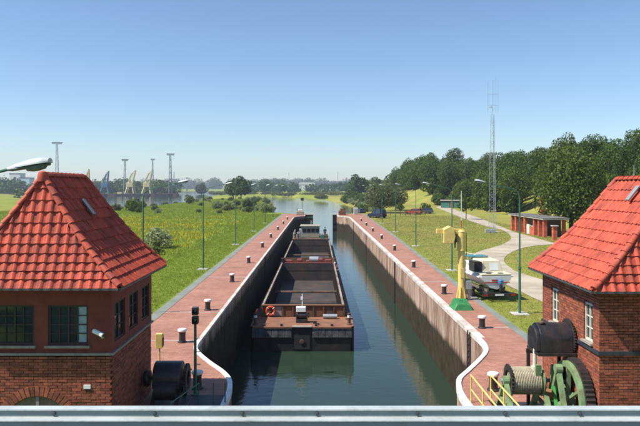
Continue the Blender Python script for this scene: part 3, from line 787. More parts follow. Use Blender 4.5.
for (a0, a1, z0, z1) in ls:
    pane_window(LH, 'x', a0, a1, z0, z1, lx1 - dep, 1, 2, 3, 'frame_dark')
MB().box(lx0 - 0.05, lx1 + 0.06, ly0 - 0.06, ly0 + 0.09, 2.215, 2.275).build('string_course', 'sill', LH)
MB().box(lx1 - 0.095, lx1 + 0.055, ly0 + 0.095, ly1, 2.215, 2.272).build('string_course', 'sill', LH)
# arched doorway: brick voussoirs round a timber door leaf
ax, az, ar = -7.30, 1.15 - 0.88, 0.88
for k in range(25):
    t0, t1 = PI * k / 25 + 0.012, PI * (k + 1) / 25 - 0.012
    pl = [(ax + r_ * math.cos(t), az + r_ * math.sin(t)) for r_, t in ((ar, t1), (ar, t0), (ar + 0.25, t0), (ar + 0.25, t1))]
    MB().prism(pl, ly0 - 0.012, ly0 + dep, 'Y').build('arch_brick', 'brick', LH)
door = MB()
pl = [(ax - ar, -2.4), (ax + ar, -2.4)] + [(ax + ar * math.cos(PI*k/20), az + ar * math.sin(PI*k/20)) for k in range(21)]
door.prism(pl, ly0 + 0.06, ly0 + 0.098, 'Y'); dob = door.build('arched_door', 'wood', LH)
MB().box(ax - 0.04, ax + 0.04, ly0 + 0.02, ly0 + 0.058, -2.38, 1.12).build('door_post', 'sill', dob)
# CCTV camera and a small white plate
cc = tag(link('security_camera', None, None, (-5.62, 16.90, 2.80)), 'white tubular security camera bracketed to the corner of the left brick house', 'camera')
MB().bar((0.05, 0.09, -0.13), (0.05, -0.06, -0.10), 0.035, 0.035).build('bracket', 'clean_white', cc)
hs = MB().bar((-0.17, -0.10, 0.09), (0.13, -0.20, -0.02), 0.10, 0.10).build('housing', 'clean_white', cc, bevel=0.02)
MB().bar((0.125, -0.1985, -0.0185), (0.145, -0.205, -0.026), 0.075, 0.075).build('lens', 'glass', cc)
MB().bar((0.06, -0.05, -0.115), (0.03, -0.155, -0.0), 0.03, 0.03).build('arm', 'clean_white', cc)
tag(MB().box(-6.08, -5.90, 16.925, 16.952, 1.34, 1.44).build('wall_plate', 'clean_white'), 'small white plate on the brick front of the left house', 'sign')
rl = build_roof(LH, -9.63, -5.03, 16.5, 21.45, 4.04, 2.83, 0.92, 'right')
# soffit board
MB().box(-9.60, -5.06, 16.53, 21.42, 3.985, 4.025).build('soffit', 'frame_dark', LH)
def roof_vent(root, x, y, z, dx, dz, flip):
    b_ = MB(); b_.bar((x, y, z), (x + dx, y, z + dz), 0.07, 0.17, up=(0, 1, 0)); return b_.build('roof_hatch', 'tower_grey', root, bevel=0.02)
# vent set on the lock-side slope
s_ = 0.80; roof_vent(LH, -5.03 - 2.3*s_ + 0.12, 18.75, 4.04 + zroof(s_, 2.83) + 0.07, 0.33, -0.44, 1)

# ---- right house
rx0, rx1, ry0, ry1 = 7.32, 11.6, 16.85, 21.1
RH = thing('lock_house', 'sunlit brick lock house right of the chamber behind the green winch', 'house', (0, 0, 0))
MB().box(rx0 + dep, rx1 - dep, ry0 + dep, ry1 - dep, -2.6, 3.97).build('wall', 'mortar', RH)
cnt = [0]
rwin = [(17.26, 17.84, 2.44, 3.46), (19.72, 20.30, 2.44, 3.46)]
brick_face(RH, (rx0 + dep, ry0 + dep), (0, 1), (-1, 0), ry1 - ry0 - 2*dep, 0.0, 3.9,
           [(a0 - ry0 - dep, a1 - ry0 - dep, z0, z1, 'rect') for a0, a1, z0, z1 in rwin], True, (2.5, 3.9), cnt)
cnt2 = [cnt[0] if cnt[0] < 160 else 160]; cnt2 = [160]
brick_face(RH, (rx0, ry0 + dep), (1, 0), (0, -1), rx1 - rx0, -2.4, 3.9, [], True, (1.7, 3.1), cnt2)
render_wall(RH, 'y', rx0, rx1 - dep, ry1 - dep, ry1 - 0.012, -0.3, 3.95, [])
render_wall(RH, 'x', ry0 + dep, ry1, rx1 - dep, rx1 - 0.012, -2.4, 3.95, [])
for (a0, a1, z0, z1) in rwin:
    wo = pane_window(RH, 'x', a0, a1, z0, z1, rx0 + dep, -1, 2, 3, 'frame_white')
    MB().box(rx0 - 0.08, rx0 + dep, a0 - 0.05, a1 + 0.05, z0 - 0.06, z0 - 0.008).build('sill', 'sill', wo)
MB().box(rx0 - 0.05, rx1 + 0.05, ry0 - 0.05, ry0 + 0.09, 2.24, 2.34).build('string_course', 'dark_band', RH)
MB().box(rx0 - 0.045, rx0 + 0.09, ry0 + 0.095, ry1, 2.24, 2.336).build('string_course', 'dark_band', RH)
build_roof(RH, 7.03, 11.89, 16.5, 21.45, 3.96, 2.84, 0.92, 'left')
MB().box(7.06, 11.86, 16.53, 21.42, 3.905, 3.945).build('soffit', 'frame_dark', RH)
s_ = 0.82; roof_vent(RH, 7.03 + 2.43*s_ - 0.18, 18.55, 3.96 + zroof(s_, 2.84) + 0.04, 0.33, 0.42, 1)
tag(MB().tube((9.46, 19.4, 6.78), (9.46, 19.4, 7.25), 0.012, 0.008, 6).tube((9.46, 19.4, 6.78), (9.46, 19.4, 6.87), 0.03, 0.03, 8).build('lightning_rod', 'steel', RH))

# ================================================================ BRIDGE PARAPET UNDER THE VIEWPOINT
PB = thing('bridge_parapet', 'grey green painted steel parapet rail across the foot of the picture', 'railing', (0, 2.0, 5.0))
zt = 0.915
MB().box(-9, 9, 0.0, 0.034, zt - 0.0045, zt).build('top_highlight_strip', 'rail_highlight', PB)  # pale strips on both ledges carry a painted highlight
MB().box(-9, 9, 0.003, 0.030, zt - 0.0222, zt - 0.0047).build('top_rail', 'rail_paint', PB)
MB().box(-9, 9, -0.034, 0.030, zt - 0.0262, zt - 0.0224).build('lower_highlight_strip', 'rail_highlight', PB)
MB().box(-9, 9, -0.031, 0.026, zt - 0.09, zt - 0.0264).build('lower_rail', 'rail_paint', PB)
for k in range(-14, 15):
    x = k * 0.27 + (0.04 if k % 3 else 0.0)
    MB().lathe([(0.003, -0.005), (0.006, -0.004), (0.0065, 0.0)], (x, 0.003, zt - 0.0135), 8, 'Y').build('rivet', 'bolt', PB)
for k in range(-4, 5):
    MB().box(k*2.0 + 0.9, k*2.0 + 0.96, -0.02, 0.02, 0.0, zt - 0.0902).build('post', 'rail_paint', PB)
for z in (0.25, 0.5):
    MB().box(-9, 9, -0.045, -0.0202, z, z + 0.03).build('rail', 'rail_paint', PB)
tag(MB().box(-60, 60, -2.2, 2.15, 4.55, 4.9995).build('bridge_deck', 'deck'), kind='structure', label='bridge deck under the viewpoint')
for x in (-40, -14, 16, 40):
    tag(MB().box(x - 0.8, x + 0.8, -1.6, 1.6, -3.5, 4.5495).build('bridge_pier', 'slab'), kind='structure')

# ================================================================ LOCK MACHINERY
def ring_gear(b_, cx, cy, cz, r0, r1, x0, x1, teeth=0, n=48):
    """annulus with axis X"""
    vs = []; N = teeth * 2 if teeth else n
    for k in range(N):
        t = 2 * PI * k / N; ro = r1 + (0.045 if teeth and k % 2 else 0.0)
        for x in (x0, x1):
            vs.append((cx + x, cy + r0*math.cos(t), cz + r0*math.sin(t))); vs.append((cx + x, cy + ro*math.cos(t), cz + ro*math.sin(t)))
    fs = []
    for k in range(N):
        a, c = 4*k, 4*((k+1) % N)
        fs += [(a, a+1, c+1, c), (a+2, c+2, c+3, a+3), (a+1, a+3, c+3, c+1), (a, c, c+2, a+2)]
    b_.add(vs, fs)
W = thing('gate_winch', 'green gate winch with rope drum and toothed wheel beside the right house', 'winch', (6.3, 18.4, 0.0))
def aframe(x, y, zt, half, m, w_=0.10):
    b_ = MB(); b_.bar((x, y, zt), (x, y - half, 0.0), w_, 0.13, up=(1, 0, 0)); b_.bar((x, y, zt), (x, y + half, 0.0), w_, 0.13, up=(1, 0, 0))
    b_.bar((x, y - half*0.62, zt*0.38), (x, y + half*0.62, zt*0.38), w_*0.8, 0.10, up=(1, 0, 0)); b_.tube((x - 0.09, y, zt), (x + 0.09, y, zt), 0.13, 0.13, 14)
    return b_.build('side_frame', m, W)
aframe(-0.86, 0.35, 1.02, 0.85, 'winch_green'); aframe(0.20, 0.35, 1.02, 0.85, 'winch_green'); aframe(0.40, -0.35, 1.55, 0.72, 'winch_green', 0.12)
# curved cast standards (horn shape)
for x in (-0.02, 0.42):
    pts = [(x, 1.05 - 1.0*math.sin(t) , 0.0 + 1.6*(1 - math.cos(t))) for t in np.linspace(0, PI/2*0.98, 9)]
    b_ = MB()
    for p, q in zip(pts[:-1], pts[1:]): b_.bar(p, q, 0.09, 0.16, up=(1, 0, 0))
    b_.build('curved_standard', 'winch_green', W)
dr = MB().lathe([(0.34, -0.74), (0.34, 0.12)], (0, 0.35, 1.02), 24, 'X').build('rope_drum', 'rope', W, smooth=True)
rp_ = MB()
for k in range(17): rp_.lathe([(0.37, -0.025), (0.395, 0.0), (0.37, 0.025)], (-0.70 + 0.047*k, 0.35, 1.02), 24, 'X')
rp_.build('wire_rope', 'rope', dr, smooth=True)
fl = MB(); ring_gear(fl, 0, 0.35, 1.02, 0.30, 0.42, -0.80, -0.75, 26); fl.build('drum_gear', 'black_iron', dr)
MB().lathe([(0.43, 0.12), (0.43, 0.16)], (0, 0.35, 1.02), 24, 'X').build('drum_flange', 'winch_green', dr)
MB().tube((-1.0, 0.35, 1.02), (0.9, 0.35, 1.02), 0.055, 0.055, 12).build('shaft', 'steel', W)
g1 = MB(); ring_gear(g1, 0.62, -0.40, 0.72, 0.88, 1.04, -0.02, 0.10); g1.build('gear_rim', 'winch_green', W)
g2 = MB(); ring_gear(g2, 0.62, -0.40, 0.72, 0.86, 1.09, 0.102, 0.34, 56); g2.build('gear_teeth', 'black_iron', W)
for k in range(6):
    t = PI/6 + PI/3*k
    MB().bar((0.66, -0.40 + 0.10*math.cos(t), 0.72 + 0.10*math.sin(t)), (0.66, -0.40 + 0.92*math.cos(t), 0.72 + 0.92*math.sin(t)), 0.07, 0.11, up=(1, 0, 0)).build('gear_spoke', 'winch_green', W)
MB().lathe([(0.2, -0.1), (0.2, 0.16)], (0.62, -0.40, 0.72), 18, 'X').build('gear_hub', 'winch_green', W)
b = MB(); b.bar((0.30, -0.75, 0.0), (0.34, -0.12, 1.02), 0.09, 0.07, up=(1, 0, 0)); b.bar((0.30, 0.28, 0.0), (0.34, -0.12, 1.02), 0.07, 0.06, up=(1, 0, 0)); b.build('brake_lever', 'bright_green', W)
MB().bar((0.14, -0.35, 0.95), (0.42, -0.05, 0.60), 0.16, 0.09).build('brake_shoe', 'rust_deck', W)
MB().tube((-0.05, 0.25, 1.02), (-0.05, 0.25, 1.98), 0.07, 0.05, 10).tube((-0.05, 0.25, 1.3), (-0.05, 0.25, 1.46), 0.10, 0.10, 10).build('rope_post', 'frame_white', W)
MB().box(-1.0, 0.95, -1.15, 1.25, 0.0, 0.10).build('bed_plate', 'black_iron', W)
# hood on a bracket at the house wall
HD = thing('motor_hood', 'black barrel shaped motor hood on a bracket against the right brick house', 'hood', (6.70, 18.75, 1.84)); HD.scale = (0.86, 0.9, 0.80)
pr = [(0.50*math.cos(t), 0.56 + 0.50*math.sin(t)) for t in np.linspace(0, PI, 15)]
hb = MB(); hb.prism([(-0.50, 0.10), (0.50, 0.10)] + [(a, b_) for a, b_ in pr], -0.46, 0.60, 'X'); hb.build('hood_shell', 'hood', HD, smooth=True, bevel=0.015)
pr2 = [(0.46*math.cos(t), 0.52 + 0.44*math.sin(t)) for t in np.linspace(0, PI, 13)]
MB().prism([(-0.46, 0.14), (0.46, 0.14)] + pr2, -0.58, -0.46, 'X').build('end_cap', 'hood', HD, smooth=True, bevel=0.02)
gg = MB(); ring_gear(gg, 0, 0, 0.56, 0.30, 0.60, 0.602, 0.66, 40); gg.build('end_flange', 'black_iron', HD)
MB().lathe([(0.09, 0.0), (0.10, 0.05), (0.06, 0.08)], (-0.3, -0.12, 1.06), 12).build('filler_cap', 'rust_dark', HD)
MB().box(-0.56, 0.70, -0.56, 0.56, 0.0, 0.10).box(-0.62, 0.70, 0.40, 0.50, -0.16, 0.0).build('bracket', 'black_iron', HD)
for x in (-0.55, 0.5): MB().bar((x, 0.45, -0.16), (x, 0.45, -2.29), 0.10, 0.10).build('support_leg', 'black_iron', HD)

# left winch, hooded, standing in the shade of the house
WL = thing('hooded_winch', 'dark hooded winch in the shadow of the left brick house', 'winch', (-4.55, 20.0, 0.0))
pr = [(0.44*math.cos(t), 0.80 + 0.44*math.sin(t)) for t in np.linspace(0, PI, 13)]
MB().prism([(-0.44, 0.5), (0.44, 0.5)] + pr, -0.42, 0.42, 'X').build('hood_shell', 'hood', WL, smooth=True, bevel=0.02)
g3 = MB(); ring_gear(g3, 0.50, 0, 0.72, 0.22, 0.40, 0.0, 0.09, 30); g3.build('gear_wheel', 'black_iron', WL)
for x in (-0.36, 0.36):
    b = MB(); b.bar((x, 0, 0.6), (x, -0.75, 0.016), 0.09, 0.12, up=(1, 0, 0)); b.bar((x, 0, 0.6), (x, 0.6, 0.016), 0.09, 0.12, up=(1, 0, 0)); b.bar((x, -0.45, 0.25), (x, 0.36, 0.25), 0.07, 0.09, up=(1, 0, 0)); b.build('side_frame', 'black_iron', WL)
MB().lathe([(0.3, -0.32), (0.3, 0.32)], (0, -0.35, 0.46), 18, 'X').build('rope_drum', 'black_iron', WL, smooth=True)
MB().tube((-0.75, 0, 0.72), (0.62, 0, 0.72), 0.05, 0.05, 10).build('shaft', 'black_iron', WL)
MB().lathe([(0.05, -0.10), (0.24, -0.08), (0.26, 0.0), (0.24, 0.08), (0.05, 0.10)], (-0.66, 0, 0.72), 16, 'X').build('brake_disc', 'black_iron', WL)

# yellow walkway railings by the lower gate
def yellow_rail(x, label):
    t = thing('walkway_railing', label, 'railing', (x, 16.9, 0.0), group='yellow walkway railings')
    for y in (0.2, 1.6, 3.0): MB().tube((0, y, 0.0), (0, y, 0.83), 0.024, 0.024, 8).build('post', 'yellow', t)
    MB().tube((0, 0.15, 0.83), (0, 3.03, 0.83), 0.024, 0.024, 8).build('handrail', 'yellow', t)
    MB().tube((0, 0.2, 0.40), (0, 3.0, 0.40), 0.02, 0.02, 8).build('mid_rail', 'yellow', t)
yellow_rail(4.72, 'yellow tube railing nearest the right white lock edge')
yellow_rail(5.32, 'yellow tube railing between the lock edge railing and the green winch')

# low railing on the left side in front of the signal
LR = thing('gate_railing', 'thin dark railing on the left lock head by the signal', 'railing', (-3.6, 19.2, 0.016))
for x in (0.0, 0.45, 0.8): MB().tube((x, 0.6, 0), (x, 0.6, 0.62), 0.02, 0.02, 6).build('post', 'lamp_green', LR)
MB().tube((0, 0.6, 0.6), (-0.45, -1.2, 0.6), 0.018, 0.018, 6).build('handrail', 'lamp_green', LR)
MB().tube((-0.45, -1.2, 0.0), (-0.45, -1.2, 0.61), 0.02, 0.02, 6).build('post', 'lamp_green', LR)

# signal post
TS = thing('signal_post', 'black two-lamp signal on a green post at the left lock edge', 'signal', (-3.86, 20.62, 0.016))
MB().tube((0, 0, 0), (0, 0, 2.3), 0.05, 0.042, 12).tube((0, 0, 0), (0, 0, 0.03), 0.13, 0.13, 12).build('post', 'lamp_green', TS)
for z in (2.24, 2.53):
    h_ = MB().box(-0.10, 0.10, -0.09, 0.09, z, z + 0.25).build('signal_head', 'black_iron', TS, bevel=0.015)
    MB().lathe([(0.075, 0.0), (0.085, -0.10), (0.082, -0.10), (0.07, -0.002)], (0, -0.09, z + 0.125), 14, 'Y').build('hood', 'black_iron', h_)
    MB().lathe([(0.07, -0.004), (0.02, -0.018)], (0, -0.09, z + 0.125), 14, 'Y').build('lens', 'glass', h_)
for z in (0.55, 0.95, 1.35, 1.75):
    MB().box(0.0, 0.16, -0.012, 0.012, z, z + 0.02).build('step_iron', 'black_iron', TS)
# yellow call box on a post
CB = thing('call_box', 'small yellow call box on a post beside the left house', 'call box', (-5.62, 23.2, 0.0))
MB().tube((0, 0, 0), (0, 0, 0.92), 0.03, 0.03, 8).build('post', 'yellow', CB)
bx_ = MB().prism([(-0.12, 0.86), (0.14, 0.86), (0.14, 1.30), (0.04, 1.38), (-0.12, 1.38)], -0.12, 0.12, 'X').build('box', 'yellow', CB, bevel=0.012)
MB().box(0.12, 0.135, -0.08, 0.1, 0.92, 1.22).build('door', 'black_iron', bx_)

# ================================================================ BOLLARDS
def make_bollard():
    t = thing('mooring_bollard', 'x', 'bollard', (0, 0, 0))
    MB().lathe([(0.20, 0.0), (0.20, 0.04), (0.145, 0.07), (0.135, 0.30), (0.145, 0.42), (0.165, 0.465)], n=16).build('shaft', 'black_iron', t, smooth=True)
    MB().lathe([(0.165, 0.465), (0.19, 0.49), (0.195, 0.535), (0.17, 0.575), (0.08, 0.59)], n=16).build('cap', 'white_paint', t, smooth=True)
    return t
bp_ = make_bollard()
ordn = ['first', 'second', 'third', 'fourth', 'fifth', 'sixth', 'seventh', 'eighth', 'ninth', 'tenth', 'eleventh']
Lb = [(-3.92, 21.3), (-5.72, 27.6), (-5.85, 34.8), (-5.9, 45.2), (-5.93, 56.4), (-5.95, 71), (-5.98, 84.5), (-6.0, 100), (-6.0, 116), (-6.0, 132)]
Rb = [(5.72, 21.1), (7.72, 30.4), (7.85, 40.1), (7.95, 53.4), (8.08, 67.6), (8.22, 82.5), (8.3, 96.5), (8.45, 111), (8.6, 126)]
def place(i, x, y, lab, grp):
    o = bp_ if i == 0 else copy_tree(bp_)
    o.location = (x, y, 0.0); o.rotation_euler = (0, 0, random.uniform(0, 6)); o['label'] = lab; o['group'] = grp
for i, (x, y) in enumerate(Lb):
    lab = 'white-capped black bollard beside the signal post on the left quay' if i == 0 else \
          'white-capped black bollard on the left quay, %s beyond the one at the signal' % ordn[i-1]
    place(i, x, y, lab, 'bollards along the left quay')
for i, (x, y) in enumerate(Rb):
    lab = 'white-capped black bollard behind the yellow railing on the right quay' if i == 0 else \
          'white-capped black bollard on the right quay, %s beyond the yellow railing' % ordn[i]
    place(i + 1, x, y, lab, 'bollards along the right quay')

# ================================================================ STREET LAMPS
def make_lamp(height=6.55, arm=1.85):
    t = thing('street_lamp', 'x', 'street lamp', (0, 0, 0))
    MB().tube((0, 0, 0), (0, 0, 2.4), 0.07, 0.062, 10).tube((0, 0, 2.4), (0, 0, height - 0.5), 0.047, 0.038, 10).tube((0, 0, 2.36), (0, 0, 2.46), 0.095, 0.085, 10).build('pole', 'lamp_green', t, smooth=True)
    pts = [(0, 0, height - 0.5), (0.05, 0, height - 0.22), (0.28, 0, height - 0.04), (0.8, 0, height + 0.09), (arm, 0, height + 0.34)]
    MB().path(pts, [0.034, 0.030, 0.026, 0.022, 0.02], 8).build('arm', 'lamp_green', t, smooth=True)
    x0 = arm - 0.04; z0 = height + 0.335
    h = MB(); vs = []; fs = []; N = 9; K = 12
    for i in range(N):
        u = i / (N - 1); wy = 0.045 + 0.115 * math.sin(min(1, u * 1.25) * PI / 2) * (1 - max(0, u - 0.88) * 3.2); wz = 0.035 + 0.09 * math.sin(min(1, u*1.35) * PI/2) * (1 - max(0, u - 0.8) * 2.2)
        for k in range(K):
            a = PI * k / (K - 1); vs.append((x0 + 0.56*u, 0.75*wy*math.cos(a), z0 + 0.09*u + 0.72*wz*math.sin(a)))
    for i in range(N - 1):
        for k in range(K - 1): fs.append((i*K+k, i*K+k+1, (i+1)*K+k+1, (i+1)*K+k))
        fs.append((i*K+K-1, i*K, (i+1)*K, (i+1)*K+K-1))
    fs += [tuple(range(K)), tuple(range((N-1)*K, N*K))]
    h.add(vs, fs); ho = h.build('lamp_head', 'lamp_head', t, smooth=True)
    u = MB(); pr = [(x0 + 0.03, z0 - 0.028), (x0 + 0.28, z0 + 0.012), (x0 + 0.545, z0 + 0.055), (x0 + 0.55, z0 + 0.086), (x0 + 0.02, z0 + 0.003)]
    u.prism(pr, -0.075, 0.075, 'Y').build('housing', 'lamp_dark', ho, bevel=0.01)
    g = MB(); g.lathe([(0.02, -0.055), (0.07, -0.037), (0.09, 0.015)], (0, 0, 0), 12); g.v = [(x0 + 0.38 + 1.8*a, b_, z0 + 0.03 + c + 0.28*a) for a, b_, c in g.v]
    g.build('lamp_bowl', 'lamp_glass', ho, smooth=True)
    MB().box(-0.40, 0.40, -0.40, 0.40, -0.12, 0.05).build('base_slab', 'slab', t, bevel=0.02)
    return t
lp = make_lamp()
def lamp(i, x, y, rz, lab, grp, z=None):
    o = lp if i == 0 else copy_tree(lp)
    zz = max(height([(x, y)])[0], -0.05) if z is None else z
    o.location = (x, y, zz); o.rotation_euler = (0, 0, rz); o['label'] = lab; o['group'] = grp
lamps_L = [(-9.1, 34), (-9.2, 52.5), (-9.4, 75), (-9.45, 97.5), (-9.5, 119), (-9.5, 140)]
lamps_R = [(10.6, 34.0), (10.75, 51.8), (11.1, 73), (11.6, 96), (11.9, 119), (12.2, 141)]
for i, (x, y) in enumerate(lamps_L):
    lab = 'green street lamp rising behind the roof of the left house' if i == 0 else \
          'green street lamp on the left bank, %s beyond the left house' % ordn[i]
    lamp(i, x, y, random.uniform(-0.1, 0.1), lab, 'street lamps on the left bank')
for i, (x, y) in enumerate(lamps_R):
    lab = 'green street lamp on a slab beside the boat trailer' if i == 0 else \
          'green street lamp on the right lawn, %s beyond the boat trailer' % ordn[i-1]
    lamp(i + 1, x, y, PI + random.uniform(-0.12, 0.12), lab, 'street lamps on the right lawn')
# the near lamp whose head juts into the picture at the left edge: the ground there is the lower forecourt
NL = copy_tree(lp); NL.location = (-5.9, 8.6, -0.05); NL.rotation_euler = (0, 0, 0.0)
NL['label'] = 'street lamp head jutting in above the left roof at the picture edge'; NL['group'] = 'street lamps on the left bank'
MB().box(-0.5, 0.5, -0.5, 0.5, -2.42, -0.12).build('plinth', 'slab', NL)

# ================================================================ YELLOW QUAY CRANE AND GREEN BOX
YC = thing('davit_crane', 'yellow pillar crane with a stubby arm on the right quay', 'crane', (8.45, 38.0, 0.014))
MB().tube((0, 0, 0.0), (0, 0, 0.06), 0.36, 0.36, 18).build('base_flange', 'yellow', YC)
MB().tube((0, 0, 0.06), (0, 0, 2.9), 0.20, 0.20, 18).build('column', 'yellow', YC, smooth=True)
for k in range(6):
    t = PI/3*k; c_, s_ = math.cos(t), math.sin(t)
    MB().bar((0.17*c_, 0.17*s_, 0.75), (0.30*c_, 0.30*s_, 0.06), 0.04, 0.12).build('gusset', 'yellow', YC)
MB().tube((0, 0, 2.9), (0, 0, 3.98), 0.245, 0.245, 18).tube((0, 0, 2.86), (0, 0, 2.94), 0.265, 0.265, 18).tube((0, 0, 3.98), (0, 0, 4.08), 0.265, 0.21, 18).build('slewing_head', 'yellow', YC, smooth=True)
for k in range(12): MB().lathe([(0.03, 0.06), (0.03, 0.10)], (0.32*math.cos(PI/6*k + 0.26), 0.32*math.sin(PI/6*k + 0.26), 0), 6).build('bolt', 'black_iron', YC)
MB().box(-0.11, 0.11, -0.222, -0.19, 1.3, 1.85).build('access_plate', 'yellow', YC, bevel=0.008)
MB().path([(0.24, -0.06, 1.12), (0.222, -0.06, 2.0), (0.28, -0.06, 2.9), (0.27, -0.05, 3.9)], 0.016, 6).build('power_cable', 'rubber', YC)
MB().box(-1.48, 0.12, -0.13, 0.13, 3.86, 4.14).build('arm', 'yellow', YC, bevel=0.02)
MB().prism([(-1.10, 3.32), (-0.52, 3.32), (-0.42, 3.72), (-0.50, 4.18), (-0.72, 4.30), (-1.10, 4.12)], -0.36, 0.36, 'Y').build('hoist_box', 'yellow', YC, bevel=0.02)
MB().box(-0.50, -0.30, -0.16, 0.16, 3.36, 3.84).tube((-0.38, 0, 3.36), (-0.38, 0, 3.02), 0.05, 0.03, 8).build('hook_block', 'black_iron', YC)
MB().box(0.205, 0.56, -0.18, 0.14, 0.62, 1.12).build('control_box', 'steel', YC, bevel=0.015)
MB().box(0.36, 0.50, -0.08, 0.04, 0.0, 0.6198).build('control_box_leg', 'steel', YC)
GB = thing('green_cover', 'low green wedge shaped cover box at the foot of the yellow crane', 'cover', (7.80, 35.2, 0.0)); GB.scale = (0.80, 0.85, 0.92)
MB().add([(-0.6,-0.55,0),(0.66,-0.55,0),(0.66,0.95,0),(-0.6,0.95,0),(-0.36,-0.42,0.36),(0.56,-0.42,0.30),(0.50,0.60,0.52),(-0.40,0.60,0.56)],
         [(0,3,2,1),(4,5,6,7),(0,1,5,4),(1,2,6,5),(2,3,7,6),(3,0,4,7)]).build('shell', 'green_box', GB, bevel=0.03)
MB().box(-0.64, 0.70, -0.59, 0.99, 0.0, 0.03).build('skirt', 'green_box', GB)
b = MB(); b.path([(-0.1, 0.02, 0.415), (-0.1, 0.02, 0.50), (0.12, 0.02, 0.50), (0.12, 0.02, 0.41)], 0.014, 6); b.build('handle', 'black_iron', GB)

# ================================================================ BOAT AND TRAILER
BT = thing('motor_boat', 'white cabin motor boat with a turquoise canopy standing on its trailer', 'boat', (10.45, 37.8, 0.62), R(7))
secs = [(0.0, 0.92, 0.02, 0.80), (0.9, 1.0, 0.0, 0.84), (2.2, 1.03, 0.0, 0.90), (3.4, 0.93, 0.05, 0.98), (4.3, 0.66, 0.18, 1.06), (5.0, 0.30, 0.38, 1.13), (5.35, 0.03, 0.62, 1.17)]
K = 9; vs = []; fs = []
for (y, hb_, keel, sheer) in secs:
    for k in range(K):
        a = -1 + 2 * k / (K - 1); s = abs(a)
        vs.append((math.copysign(hb_ * (min(1, s*1.5)**0.7) * (0.86 + 0.14*max(0, (s - 0.5))*2), a) if s > 0 else 0.0, y, keel + (sheer - keel) * max(0, (s - 0.28) / 0.72) ** 0.9 + 0.20 * min(s, 0.28) / 0.28 * 0.6 * (1 if s < .28 else 1) * (1 - max(0, (s - 0.28) / 0.72))))
for i in range(len(secs) - 1):
    for k in range(K - 1): fs.append((i*K+k, i*K+k+1, (i+1)*K+k+1, (i+1)*K+k))
    fs.append((i*K+K-1, i*K, (i+1)*K, (i+1)*K+K-1))
fs += [tuple(range(K)), tuple(range((len(secs)-1)*K, len(secs)*K))]
hull = MB().add(vs, fs).build('hull', 'boat_white', BT, smooth=True)
MB().box(-0.78, 0.80, -0.022, -0.004, 0.40, 0.455).build('stripe', 'red_stripe', hull)
MB().box(-0.30, 0.05, -0.026, -0.005, 0.50, 0.60).build('transom_marking', 'red_stripe', hull)
MB().prism([(-0.90, 0.02), (0.90, 0.02), (0.95, 1.1), (-0.95, 1.1)], 0.84, 0.92, 'Z').build('aft_deck', 'boat_cream', BT, bevel=0.02)
for x in (-0.38, 0.34): MB().box(x - 0.14, x + 0.14, 0.12, 0.42, 0.921, 0.945).build('deck_hatch', 'rubber', BT)
cab = MB().add([(-0.42,1.15,0.86),(0.86,1.15,0.86),(0.80,3.0,0.92),(-0.80,3.0,0.92),(-0.38,1.3,1.56),(0.72,1.3,1.56),(0.62,2.6,1.62),(-0.62,2.6,1.62)],
               [(0,3,2,1),(4,5,6,7),(0,1,5,4),(1,2,6,5),(2,3,7,6),(3,0,4,7)]).build('cabin', 'boat_cream', BT, bevel=0.03)
MB().box(-0.90, -0.44, 1.16, 2.1, 0.90, 1.50).build('companionway', 'rubber', BT)
MB().add([(0.06,1.165,0.98),(0.62,1.165,0.98),(0.58,1.275,1.44),(0.06,1.275,1.44),(0.06,1.19,0.98),(0.62,1.19,0.98),(0.58,1.30,1.44),(0.06,1.30,1.44)],[(0,1,2,3),(4,7,6,5),(0,4,5,1),(1,5,6,2),(2,6,7,3),(3,7,4,0)]).build('cabin_door', 'boat_white', BT)
MB().box(-0.86, 0.42, 2.3, 3.2, 1.66, 1.73).build('canopy', 'turquoise', BT, bevel=0.03)
for x in (-0.78, 0.36):
    for y in (2.4, 3.1): MB().tube((x, y, 0.9), (x, y, 1.66), 0.018, 0.018, 6).build('canopy_post', 'chrome', BT)
MB().add([(-0.72,3.05,0.98),(0.72,3.05,0.98),(0.3,4.6,1.10),(-0.3,4.6,1.10),(-0.6,3.1,1.26),(0.6,3.1,1.26),(0.22,4.2,1.22),(-0.22,4.2,1.22)],
         [(0,3,2,1),(4,5,6,7),(0,1,5,4),(1,2,6,5),(2,3,7,6),(3,0,4,7)]).build('foredeck', 'boat_white', BT, bevel=0.02)
b = MB(); rl_ = [(-0.85, 2.6, 1.35), (-0.75, 3.5, 1.45), (-0.42, 4.6, 1.58), (0, 5.3, 1.65), (0.42, 4.6, 1.58), (0.75, 3.5, 1.45)]
b.path(rl_, 0.016, 6)
for p in rl_[1:]: b.tube((p[0], p[1], 1.0), p, 0.012, 0.012, 6)
b.build('bow_rail', 'clean_white', BT)
om = MB().box(0.04, 0.30, -0.34, -0.03, 0.34, 0.62).build('outboard_motor', 'blue', BT, bevel=0.05)
MB().box(0.11, 0.23, -0.30, -0.12, -0.05, 0.298).build('outboard_leg', 'rubber', om)
for s in (-1, 1):
    MB().box(min(s*0.98, s*1.05), max(s*0.98, s*1.05), 0.1, 3.3, 0.70, 0.77).build('rubbing_strake', 'clean_white', BT, bevel=0.01)
TR = thing('boat_trailer', 'black boat trailer under the white motor boat', 'trailer', (10.45, 37.8, -0.04), R(7))
b = MB()
for s in (-1, 1):
    b.bar((s*0.62, -0.25, 0.48), (s*0.62, 4.3, 0.50), 0.09, 0.11); b.bar((s*0.62, 4.3, 0.5), (0, 5.9, 0.5), 0.09, 0.11)
for y in (-0.15, 1.3, 2.9): b.bar((-0.62, y, 0.47), (0.62, y, 0.47), 0.08, 0.09)
b.build('frame', 'rubber', TR)
MB().box(-0.98, 0.98, -0.42, -0.30, 0.34, 0.50).build('light_board', 'black_iron', TR)
for s in (-1, 1): MB().box(s*0.82 - 0.12, s*0.82 + 0.12, -0.435, -0.421, 0.37, 0.47).build('tail_lamp', 'tail_red', TR)
